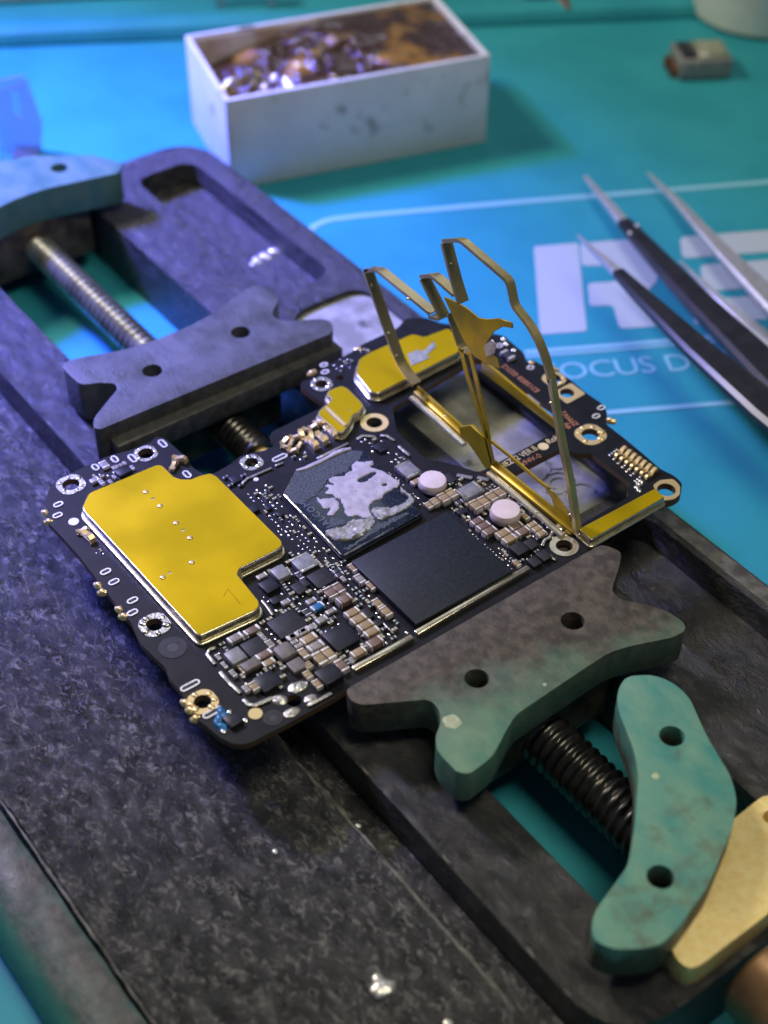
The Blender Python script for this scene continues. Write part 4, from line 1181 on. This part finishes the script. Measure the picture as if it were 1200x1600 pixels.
def holed(pts_or_r, c, rh, mt, name, h=.010, lab=None):
    ctr = BP(c[0], c[1])
    poly = circ(ctr, pts_or_r, 26) if not isinstance(pts_or_r, list) else rounded(bpts(pts_or_r), .035, 4)
    me_ = plate(poly, [circ(ctr, rh, 16)], ZB + h, ZB + .002, (), name, 0, 1)
    o = put(name, me_, mt, board)
    for q in range(14):
        th = 2 * math.pi * q / 14
        occ.append((ctr[0] + .14 * math.cos(th), ctr[1] + .14 * math.sin(th), .06))
    if lab:
        o['label'] = lab
    return o
holed(.185, (585, 661), .107, 'gold', 'ring_pad', lab='pale gold ring round a screw hole')
holed(.16, (270, 1012), .075, 'chip_gray', 'ring_pad', .006)
gg = G(); p = BP(270, 1012); gg.lathe((p[0], p[1], ZB + .002), [(0, 0), (.07, 0), (.07, .003), (0, .003)], 18); build(gg, 'blind_hole', 'cap_dark', board)
holed(.11, (426.5, 1122), .05, 'chip_gray', 'ring_pad', .006)
gg = G(); p = BP(426.5, 1122); gg.lathe((p[0], p[1], ZB + .002), [(0, 0), (.048, 0), (.048, .003), (0, .003)], 14); build(gg, 'blind_hole', 'cap_dark', board)
holed([(864, 614), (892, 599), (915, 616), (886, 632)], (886, 614.6), .097, 'gold', 'square_pad', lab='square gold pad with a hole')
holed([(1020, 759), (1031, 751), (1052, 749), (1063, 761), (1062, 774), (1053, 781), (1036, 783)], (1041, 766), .117, 'gold', 'lug_pad', lab='gold screw lug at the right corner')
holed(.175, (881.5, 853.6), .102, 'rimmetal', 'ring_pad')
for c, rr in (((110.8, 757.5), .17), ((393, 723), .14), ((241.7, 976.7), .17), ((316.7, 1097), .16), ((922.7, 679.5), .19), ((865.7, 592.4), .15), ((502.5, 600.5), .14), ((228, 709), .14)):
    ctr = BP(*c)
    gold = c[0] in (316.7, 922.7, 865.7)
    pr = rounded([(ctr[0] + rr * a_, ctr[1] + rr * b_) for a_, b_ in ((-1, -.55), (-.55, -1), (.55, -1), (1, -.55), (1, .55), (.55, 1), (-.55, 1), (-1, .55))], .05, 2)
    hr = [h_[2] for h_ in screws if h_[:2] == c][0]
    me_ = plate(pr, [circ(ctr, hr + .002, 16)], ZB + .008, ZB + .002, (), 'screw_pad', 0, 1)
    sp_ = put('screw_pad', me_, 'gold' if gold else 'solder_dull', board)
    occ.append((ctr[0], ctr[1], rr))
    for q in range(6):
        th = 2 * math.pi * q / 6 + random.uniform(-.3, .3)
        d_ = (rr + hr) / 2
        r_ = (rr - hr) * random.uniform(.38, .62)
        part('solder_dot', 'sdot', lambda g_: g_.blob((0, 0, 0), 1, 10, flat=.6), ctr[0] + d_ * math.cos(th), ctr[1] + d_ * math.sin(th), ZB + .008, th, 'gold' if gold and q % 2 else 'solder', sp_, sc=(r_ * 1.3, r_, r_)) if not gold else part('solder_dot', 'sdotg', lambda g_: g_.blob((0, 0, 0), 1, 10, flat=.6), ctr[0] + d_ * math.cos(th), ctr[1] + d_ * math.sin(th), ZB + .008, th, 'gold', sp_, sc=(r_ * 1.3, r_, r_))
# solder heaps round the near screw hole and the frame's hinge
gg = G()
def blobs(lst, parent=None, mt='solder', name='solder_heap'):
    for x, y, r, sx, rz in lst:
        q = BP(x, y, .02)
        g_ = G(); g_.blob((0, 0, 0), r * .92, 12, flat=.3, sx=sx)
        v_ = g_.v
        g_.v = [(a_ + .12 * r * noise.noise(Vector((a_ * 25, b_ * 25, x))), b_ + .12 * r * noise.noise(Vector((a_ * 25, b_ * 25, y))), max(0, c_ + .25 * r * noise.noise(Vector((a_ * 30, b_ * 30, x + y))))) for a_, b_, c_ in v_]
        me_ = g_.mesh(name, 0, 2, 60); me_.transform(Matrix.Translation((q[0], q[1], ZB + .001)) @ Matrix.Rotation(rz, 4, 'Z'))
        put(name, me_, mt, parent or board)
        occ.append((q[0], q[1], r * max(1, sx)))
b5 = [B5(*q) for q in ((905, 500), (1010, 600), (742, 610), (850, 720), (640, 620), (560, 640), (915, 715), (985, 640))]
blobs([(b5[0][0], b5[0][1], .085, 1.5, 1.4), (b5[1][0], b5[1][1], .06, 1.5, 1.6), (b5[2][0], b5[2][1], .08, 1.3, .8), (b5[3][0], b5[3][1], .07, 1.6, 1.5)], mt='solder_dull')
blobs([(875, 822, .055, 1.2, .4), (884, 832, .05, 1.0, 0), (866, 838, .04, 1.6, .5)])
def fence(pts, wd=.028, h=.03, mt='solder_dull', name='shield_fence'):
    P_ = [Vector((*BP(x, y, h),)) for x, y in pts]
    L_, R_ = [], []
    for i, p_ in enumerate(P_):
        t_ = (P_[min(i + 1, len(P_) - 1)] - P_[max(i - 1, 0)]).normalized()
        n_ = Vector((-t_.y, t_.x)) * wd * .72
        L_.append(tuple(p_ + n_)); R_.append(tuple(p_ - n_))
        occ.append((p_.x, p_.y, wd * 1.3))
    g_ = G(); g_.prism(L_ + R_[::-1], ZB + .002, ZB + h)
    return build(g_, name, mt, board, .01)
fence([B5(*q) for q in ((205, 165), (150, 185), (128, 225), (195, 310))], .03)
fence([B5(*q) for q in ((238, 372), (275, 420), (320, 470))], .032)
fence([B5(*q) for q in ((318, 468), (365, 510), (412, 558))], .032)
fence([B5(*q) for q in ((438, 608), (480, 655), (540, 660), (620, 625), (690, 595))], .035)
fence([B5(*q) for q in ((985, 665), (1090, 610), (1190, 555))], .028)
fence([A5(*q) for q in ((45, 385), (95, 445), (130, 500))], .024)
fence([A5(*q) for q in ((985, 555), (1030, 600), (1075, 645))], .014)
fence([(552, 1044), (600, 1018), (644, 993)], .05, .06, 'rimmetal')
fence([(650, 988), (740, 935), (826, 885)], .05, .06, 'rimmetal')
fence([D5(*q) for q in ((432, 190), (490, 202), (545, 212))], .04, .03, 'ferrite')
fence([D5(*q) for q in ((580, 208), (620, 216), (662, 228))], .04, .03, 'ferrite')
E6 = lambda x, y: (420 + x / 5.4545, 540 + y / 5.4545)
fence([E6(*q) for q in ((748, 795), (800, 762), (880, 768), (910, 770))], .028)
fence([E6(*q) for q in ((950, 760), (1010, 765), (1070, 805))], .028)
fence([E6(*q) for q in ((1105, 850), (1150, 890), (1200, 930))], .03)
fence([E6(*q) for q in ((410, 960), (520, 905), (680, 825))], .026)
fence([(378, 755), (386, 747), (425, 730)], .022); fence([(430, 727), (443, 722)], .02)
fence([D5(*q) for q in ((1125, 600), (1105, 640), (1065, 660), (1050, 700))], .03, .04, 'solder')
fence([D5(*q) for q in ((1095, 765), (1120, 790), (1150, 800))], .03, .03, 'solder')

# ---- spring contacts (gold clips) and board edge pads
def clip(px_, py_, sc_=1.0, rz=0.0, mt='gold', z=ZB + .002):
    x, y = BP(px_, py_, .05)
    def mk(g_):
        g_.box((0, 0, .012), (.20, .085, .024), 0, 1)
        pr = [(.10, .024), (.09, .075), (.05, .10), (.0, .085), (-.05, .055), (-.10, .075), (-.11, .06), (-.05, .035), (.0, .062), (.045, .075), (.065, .06), (.075, .024)]
        n_ = len(pr)
        vs_ = [(a_, -.03, b_) for a_, b_ in pr] + [(a_, .03, b_) for a_, b_ in pr]
        fs_ = [(i, (i + 1) % n_, n_ + (i + 1) % n_, n_ + i) for i in range(n_)] + [tuple(range(n_ - 1, -1, -1)), tuple(range(n_, 2 * n_))]
        g_.add(vs_, fs_, 0)
        for s_ in (-1, 1):
            g_.box((.0, s_ * .038, .03), (.16, .01, .05), 0, 1)
    occ.append((x, y, .1 * sc_))
    return part('spring_clip', ('clip', mt), mk, x, y, z, rz, [mt, 'rimmetal'], sc=(sc_, sc_, sc_))
for x, y in ((488, 692), (503, 684), (519, 675)):
    clip(x, y, 1.15, 0.0)
for x, y, rz in ((447, 698, .4), (455, 690, 2.2), (462, 682, .8), (471, 676, 2.8), (480, 671, .3), (490, 665, 1.2), (458, 703, 1.0), (468, 694, 2.0), (476, 686, .2), (486, 680, 2.6), (446, 687, 1.7), (497, 660, .6)):
    clip(x, y, random.uniform(.62, .8), rz)
clip(138, 838, 1.1, .1); clip(130, 828, .8, 1.2); clip(281, 717, 1.0, .6); clip(271, 727, .8, 2.2)
K3 = lambda x, y: (720 + x / 3.158, 480 + y / 3.158)
for i in range(7):
    t_ = i / 6
    x, y = 800 + 150 * t_, 700 + 105 * t_
    clip(*K3(x, y), .75, math.pi / 2 + .15)
    clip(*K3(x - 22, y + 22), .6, -math.pi / 2)
for i in range(8):
    for j in range(4):
        x, y = K3(735 + 21 * i + 12 * j, 730 + 20 * i - 9 * j + (8 if i > 5 else 0))
        q = BP(x, y)
        if i < 7 or j < 2:
            part('solder_pad', 'spad', lambda g_: g_.blob((0, 0, 0), .022, 8, flat=.5), q[0], q[1], ZB + .002, 0, 'solder')
            occ.append((q[0], q[1], .02))
for x, y in ((875, 870), (880, 905), (890, 860), (868, 890)):
    q = BP(*K3(x, y)); part('solder_pad', 'spad2', lambda g_: g_.blob((0, 0, 0), .04, 8, flat=.5), q[0], q[1], ZB + .002, 0, 'solder')
capacitor(*K3(232, 232), .24, .16, .07, 'x', 'cap_dark'); 
for x, y in ((213, 160), (263, 215), (225, 185)):
    q = BP(*K3(x, y)); part('solder_pad', 'spad3', lambda g_: g_.blob((0, 0, 0), .05, 10, flat=.7), q[0], q[1], ZB + .002, 0, 'solder')
def edge_pad(px_, py_, rz, mt='gold'):
    x, y = BP(px_, py_)
    def mk(g_):
        g_.tube([(-.10, 0, -.03), (-.04, .0, -.035), (.03, 0, -.03), (.09, 0, -.04)], [.03, .055, .05, .02], 8)
        g_.blob((-.02, 0, .0), .05, 8, flat=.7); g_.blob((.06, .02, -.02), .035, 8, flat=.8)
    return part('edge_contact', ('edge', mt), mk, x, y, ZB - .01, rz, mt, sc=(.8, .8, .8))
for x, y, rz in ((72, 800, .3), (78, 813, .9), (155, 913, .4), (162, 923, 1.0), (188, 951, .3), (195, 961, .8), (955, 655, .5), (832, 566, .8), (865, 575, .6), (300, 1108, .7), (291, 1097, .3), (308, 1120, 1.2), (488, 580, 1.5), (563, 545, .7)):
    edge_pad(x, y, rz)
# corroded blue residue beside the small chip
for x, y, r in ((248, 712, .06), (232, 770, .06), (255, 835, .055), (210, 800, .05), (275, 745, .045), (268, 868, .04)):
    q = BP(*B5(x, y), .02)
    part('blue_residue', 'blue', lambda g_: g_.blob((0, 0, 0), 1, 9, flat=.6), q[0], q[1], ZB + .002, x, 'cap_blue', sc=(r * 1.3, r * .8, r))
for x, y in ((320, 715), (205, 800), (455, 785), (270, 880)):
    q = BP(*B5(x, y), .02)
    part('solder_pad', 'spad2', None, q[0], q[1], ZB + .002, 0, 'solder')

# ---- small silver tape lump, print
def prt(body, p0, p1, hgt, mt, name='print'):
    a_ = PX(*p0, ZB); b_ = PX(*p1, ZB)
    d_ = Vector((b_.x - a_.x, b_.y - a_.y))
    me_ = text_geo(body, (a_.x, a_.y), d_, hgt, ZB + .001, .003, 1.05)
    xs = [v.co.x for v in me_.vertices]; ys = [v.co.y for v in me_.vertices]
    # stretch to the length it has on the board
    ln = max(abs((v.co.x - a_.x) * d_.x + (v.co.y - a_.y) * d_.y) / d_.length for v in me_.vertices)
    ang_ = math.atan2(d_.y, d_.x)
    R_ = Matrix.Translation((a_.x, a_.y, 0)) @ Matrix.Rotation(ang_, 4, 'Z')
    me_.transform(R_ @ Matrix.Diagonal((d_.length / ln, 1, 1, 1)) @ R_.inverted())
    return put(name, me_, mt, board)
prt('NEZ02 VER.B', K3(207, 797), K3(383, 702), .098, 'silk_gold')
prt('RoHF', K3(437, 676), K3(512, 638), .098, 'silk_gold')
prt('94V-0', K3(320, 778), K3(402, 738), .085, 'silk_copper')
gg = G(); q = [BP(*K3(x, y)) for x, y in ((292, 790), (318, 778), (302, 768))]; gg.prism(q, ZB + .001, ZB + .004); build(gg, 'print_triangle', 'silk_copper', board)
prt('E315858 02312', K3(392, 412), K3(220, 282), .085, 'silk_copper')
prt('4M', K3(548, 600), K3(538, 572), .085, 'silk_copper')
prt('ZPMV2', K3(585, 580), K3(512, 512), .085, 'silk_copper')

# ---- the bent up shield frame
YF = 1.80
def FP(px_, py_, y0=YF):
    """Where the ray of a picture point meets the upright plane of the frame."""
    d = FW * FPX + RT * (px_ - 600) + UP * (800 - py_)
    t = (y0 - CAM.y) / d.y
    p_ = CAM + d * t
    return Vector((p_.x, y0, p_.z))
frame = thing('bent_frame', None, None, (0.7, YF, ZB))
frame['label'] = 'brassy shield frame bent upright off the board'
frame.parent = board
frame.location = Vector((0.7, YF, ZB)) - WL['circuit_board']
def bend(P_, r=.07, n=4):
    out = [P_[0]]
    for i in range(1, len(P_) - 1):
        a_, b_ = P_[i - 1] - P_[i], P_[i + 1] - P_[i]
        d_ = min(r, a_.length * .45, b_.length * .45)
        s_, e_ = P_[i] + a_.normalized() * d_, P_[i] + b_.normalized() * d_
        for j in range(n + 1):
            t_ = j / n
            out.append(s_ * (1 - t_) ** 2 + P_[i] * (2 * t_ * (1 - t_)) + e_ * t_ * t_)
    return out + [P_[-1]]
def strip(pts, wy=.16, t=.022, mt='frame', name='frame_strip', y0=YF, lip=.05, side=1):
    """L shaped strip: a wall that runs back from the frame's plane plus a narrow lip in the plane."""
    P_ = bend([FP(x, y, y0) for x, y in pts])
    g_ = G()
    vs_, fs_ = [], []
    for i, p_ in enumerate(P_):
        t_ = (P_[min(i + 1, len(P_) - 1)] - P_[max(i - 1, 0)]).normalized()
        n_ = Vector((-t_.z, 0, t_.x)) * side
        for a_, b_ in ((0, 0), (lip, 0), (lip, t), (t, t), (t, wy), (0, wy)):
            vs_.append(p_ - n_ * a_ + Vector((0, b_, 0)))
    n = 6
    for i in range(len(P_) - 1):
        for k in range(n):
            fs_.append((i * n + k, i * n + (k + 1) % n, (i + 1) * n + (k + 1) % n, (i + 1) * n + k))
    fs_.append(tuple(range(n - 1, -1, -1))); fs_.append(tuple((len(P_) - 1) * n + k for k in range(n)))
    g_.add(vs_, fs_)
    bm = bmesh.new(); vv = [bm.verts.new(v) for v in g_.v]
    for f in g_.f:
        bm.faces.new([vv[i] for i in f])
    bmesh.ops.recalc_face_normals(bm, faces=bm.faces)
    return put(name, finish(bm, name, .003, 1, 35), mt, frame)
F7 = lambda lst: [(560 + x / 3.2, 360 + y / 3.2) for x, y in lst]
strip(F7([(268, 775), (205, 690), (185, 650), (30, 215), (48, 203)]), .15, .025, 'frame', lip=.045, side=-1)
strip(F7([(30, 213), (85, 208), (350, 425)]), .15, .022, 'frame', side=-1)
strip(F7([(350, 440), (400, 455), (410, 440), (310, 245)]), .15, .022, 'frame', lip=.04, side=-1)
strip(F7([(308, 243), (360, 238), (470, 335)]), .15, .022, 'frame', side=-1)
strip(F7([(505, 370), (470, 260), (420, 68)]), .15, .025, 'frame', side=-1)
strip(F7([(420, 66), (500, 60), (735, 262), (760, 385), (835, 480), (880, 560), (915, 650), (945, 760)]), .12, .025, 'frame', side=-1)
strip(F7([(940, 745), (985, 1010), (1040, 1280), (1075, 1520)]), .12, .025, 'frame', side=-1, lip=.075)
# web plate
webp = [FP(*q) for q in F7([(425, 332), (470, 350), (540, 388), (600, 438), (648, 446), (690, 470), (672, 512), (640, 562), (632, 600), (690, 640), (706, 692), (640, 668), (575, 628), (530, 560), (470, 430)])]
def web(P_, mt, name, t=.02):
    bm = bmesh.new()
    F_ = [bm.verts.new(p_) for p_ in P_]; B_ = [bm.verts.new(p_ + Vector((0, t, 0))) for p_ in P_]
    bm.faces.new(F_); bm.faces.new(B_[::-1])
    for i in range(len(F_)):
        j = (i + 1) % len(F_)
        bm.faces.new((F_[i], B_[i], B_[j], F_[j]))
    bmesh.ops.recalc_face_normals(bm, faces=bm.faces)
    return put(name, finish(bm, name, .004, 1, 35), mt, frame)
web(webp, 'frame_yellow', 'web_plate')
web([FP(*q, YF - .004) for q in F7([(640, 446), (700, 440), (765, 462), (770, 490), (720, 482), (668, 512)])], 'frame_yellow', 'web_arm')
web([FP(*q, YF - .012) for q in F7([(625, 580), (665, 545), (690, 570), (680, 615), (640, 635)])], 'foil', 'foil_scrap', .008)
strip(F7([(445, 420), (500, 590), (550, 615)]), .10, .02, 'frame', side=1, lip=.03)
# inner struts
strip(F7([(545, 610), (590, 800), (640, 1040)]), .06, .02, 'frame_yellow', side=-1, lip=.08)
strip(F7([(500, 590), (530, 720), (620, 1000), (660, 1165)]), .05, .02, 'frame_yellow', side=-1, lip=.09)
# rail lying on the board: sole plate, upright wall, folded edge
def rail(a_, b_, h=.13, wd=.15, mt='frame_yellow'):
    p_ = BP(a_[0], a_[1]); q_ = BP(b_[0], b_[1])
    g_ = G()
    pr = [(0, .004), (0, h * .45), (.02, h * .55), (.05, h * .5), (.06, h), (.085, h), (.085, .05), (wd, .03), (wd, .004)]
    vs_ = []
    for e_ in (p_, q_):
        for dy, z in pr:
            vs_.append((e_[0], e_[1] + dy, ZB + z))
    n = len(pr)
    fs_ = [(k, (k + 1) % n, n + (k + 1) % n, n + k) for k in range(n)] + [tuple(range(n - 1, -1, -1)), tuple(range(n, 2 * n))]
    bm = bmesh.new(); vv = [bm.verts.new(v) for v in vs_]
    for f in fs_:
        bm.faces.new([vv[i] for i in f])
    bmesh.ops.recalc_face_normals(bm, faces=bm.faces)
    return put('hinge_rail', finish(bm, 'hinge_rail', .004, 2, 30), mt, frame)
rail((646, 618), (728, 692)); rail((766, 735), (893, 838))
def sole(a_, b_, wd=.05):
    p_ = BP(*a_); q_ = BP(*b_)
    g_ = G(); g_.tube([(p_[0], p_[1] - .03, ZB + .025), ((p_[0] + q_[0]) / 2, (p_[1] + q_[1]) / 2 - .03, ZB + .03), (q_[0], q_[1] - .03, ZB + .025)], wd, 8, flat=.6)
    return build(g_, 'solder_seam', 'rimmetal', frame)
sole((646, 622), (728, 696)); sole((766, 740), (882, 838))
g_ = G()
w0 = [FP(*q) for q in F7([(500, 985), (560, 975), (640, 1045), (668, 1160), (660, 1225), (620, 1170), (560, 1080), (510, 1020)])]
web(w0, 'frame_yellow', 'folded_tab', .05)
strip(F7([(655, 1060), (780, 1160), (900, 1265), (950, 1300)]), .05, .018, 'frame_yellow', side=-1, lip=.05)
web([FP(*q, YF + .06) for q in F7([(930, 1290), (975, 1310), (1055, 1420), (1062, 1470), (985, 1410), (965, 1340)])], 'frame_yellow', 'corner_tab', .02)
# dimples along the strips
def fdot(lst, y0, r=.03):
    for x, y in lst:
        p_ = None
        d_ = FW * FPX + RT * (560 + x / 3.2 - 600) + UP * (800 - 360 - y / 3.2)
        for ch in frame.children:
            if ch.type == 'MESH' and len(ch.data.vertices) > 5 and not ch.name.startswith('dimple'):
                ok_, hit, nn_, _ = ch.ray_cast(CAM - WL[ch.name], d_.normalized())
                if ok_ and (p_ is None or (hit + WL[ch.name] - CAM).length < (p_ - CAM).length):
                    p_ = hit + WL[ch.name]
        if p_ is None:
            continue
        part('dimple', ('fd', r), lambda g_: g_.blob((0, 0, -r * .3), r, 8, flat=.9), p_.x, p_.y, p_.z, 0, 'rimmetal', frame)
bpy.context.view_layer.update()
fdot([(68, 275), (150, 512), (190, 625), (345, 340), (462, 165), (110, 240), (250, 340), (395, 268), (500, 88), (650, 205), (740, 290), (820, 495), (880, 575), (965, 860), (1020, 1220), (1060, 1420)], YF + .05)
fdot([(330, 838), (436, 930), (753, 1283), (893, 1408)], YF - .06, .022)
# flange seen through the far window edge
gg = G(); a_, b_ = BP(752, 570, .06), BP(874, 664, .06)
gg.add([(a_[0], a_[1], ZB - .05), (b_[0], b_[1], ZB - .05), (b_[0], b_[1] + .03, ZB - .05), (a_[0], a_[1] + .03, ZB - .05), (a_[0], a_[1], ZB + .16), (b_[0], b_[1], ZB + .07), (b_[0], b_[1] + .03, ZB + .07), (a_[0], a_[1] + .03, ZB + .16)], [(3, 2, 1, 0), (4, 5, 6, 7), (0, 1, 5, 4), (1, 2, 6, 5), (2, 3, 7, 6), (3, 0, 4, 7)])
build(gg, 'window_flange', 'frame_yellow', board, .004)
gg = G(); p_ = BP(828, 628, .0); gg.box((p_[0], p_[1] + .03, ZB - .03), (.26, .1, .1)); build(gg, 'flex_tab', 'worn', board, .012)

# ---- the very small parts, joined: grains of solder and chip resistors in rows
def grains(poly, pitch, name, seed, big=.55, skip=.12, box=True):
    rnd = random.Random(seed)
    P_ = bpts(poly)
    xs = [q[0] for q in P_]; ys = [q[1] for q in P_]
    g_ = G()
    x = min(xs)
    while x < max(xs):
        y = min(ys)
        while y < max(ys):
            cx, cy = x + rnd.uniform(-.14, .14) * pitch, y + rnd.uniform(-.14, .14) * pitch
            if inside((cx, cy), P_) and rnd.random() > skip and free(cx, cy, pitch * .27) and inside((cx, cy), OUT) and not any(inside((cx, cy), w_) for w_ in WIN):
                k = rnd.random()
                if k < big and box:
                    l_, w_, h_ = pitch * .80, pitch * .46, pitch * rnd.uniform(.4, .6)
                    rz = 0 if rnd.random() < .5 else math.pi / 2
                    dx, dy = math.cos(rz), math.sin(rz)
                    g_.box((cx, cy, ZB + h_ / 2), (l_ * .5, w_ * .92, h_ * .94), rz, 0 if rnd.random() < .6 else 2)
                    for s_ in (-1, 1):
                        g_.box((cx + s_ * dx * l_ * .36, cy + s_ * dy * l_ * .36, ZB + h_ / 2), (l_ * .27, w_, h_), rz, 1, .9)
                else:
                    g_.blob((cx, cy, ZB + .002), pitch * rnd.uniform(.2, .34), 6, 1, .6)
            y += pitch
        x += pitch
    if g_.v:
        o = build(g_, name, ['cap_tan', 'solder', 'cap_dark'], board)
        o['kind'] = 'stuff'
grains([(334, 1005), (372, 985), (404, 948), (412, 905), (440, 868), (475, 862), (500, 880), (545, 880), (600, 945), (650, 980), (548, 1046), (528, 1075), (470, 1078), (440, 1075), (398, 1095), (360, 1058)], .088, 'small_component_field', 1, .62, .08)
grains([(380, 775), (410, 755), (430, 765), (460, 800), (538, 880), (530, 905), (480, 862), (448, 845), (400, 795)], .07, 'small_component_field', 2, .3, .25)
grains([(645, 722), (668, 740), (702, 742), (745, 745), (768, 752), (880, 838), (866, 862), (820, 890), (800, 880), (700, 792), (655, 760)], .08, 'small_component_field', 3, .55, .1)
grains([(552, 690), (575, 680), (612, 690), (655, 735), (645, 745), (610, 725)], .075, 'small_component_field', 4, .25, .35)
grains(cz([(880, 170), (920, 180), (1190, 430), (1230, 480), (1200, 500), (1000, 310)]), .05, 'solder_row', 5, .0, .1)
grains([(690, 815), (700, 805), (806, 882), (800, 890)], .055, 'solder_row', 6, .2, .1)
grains(C6.__call__ and [C6(*q) for q in ((460, 455), (700, 330), (880, 330), (960, 370), (700, 500), (560, 550))], .075, 'small_component_field', 7, .3, .45)
grains([C6(*q) for q in ((480, 1160), (560, 1120), (620, 1180), (540, 1230))], .06, 'small_component_field', 8, .2, .1)
grains([E6(*q) for q in ((540, 150), (620, 110), (720, 80), (720, 170), (640, 230), (560, 220))], .075, 'small_component_field', 9, .3, .25)
grains([E6(*q) for q in ((700, 20), (820, 10), (870, 60), (760, 80))], .075, 'small_component_field', 10, .4, .2)
grains([E6(*q) for q in ((150, 960), (330, 900), (330, 960), (240, 985))], .065, 'small_component_field', 11, .4, .2)
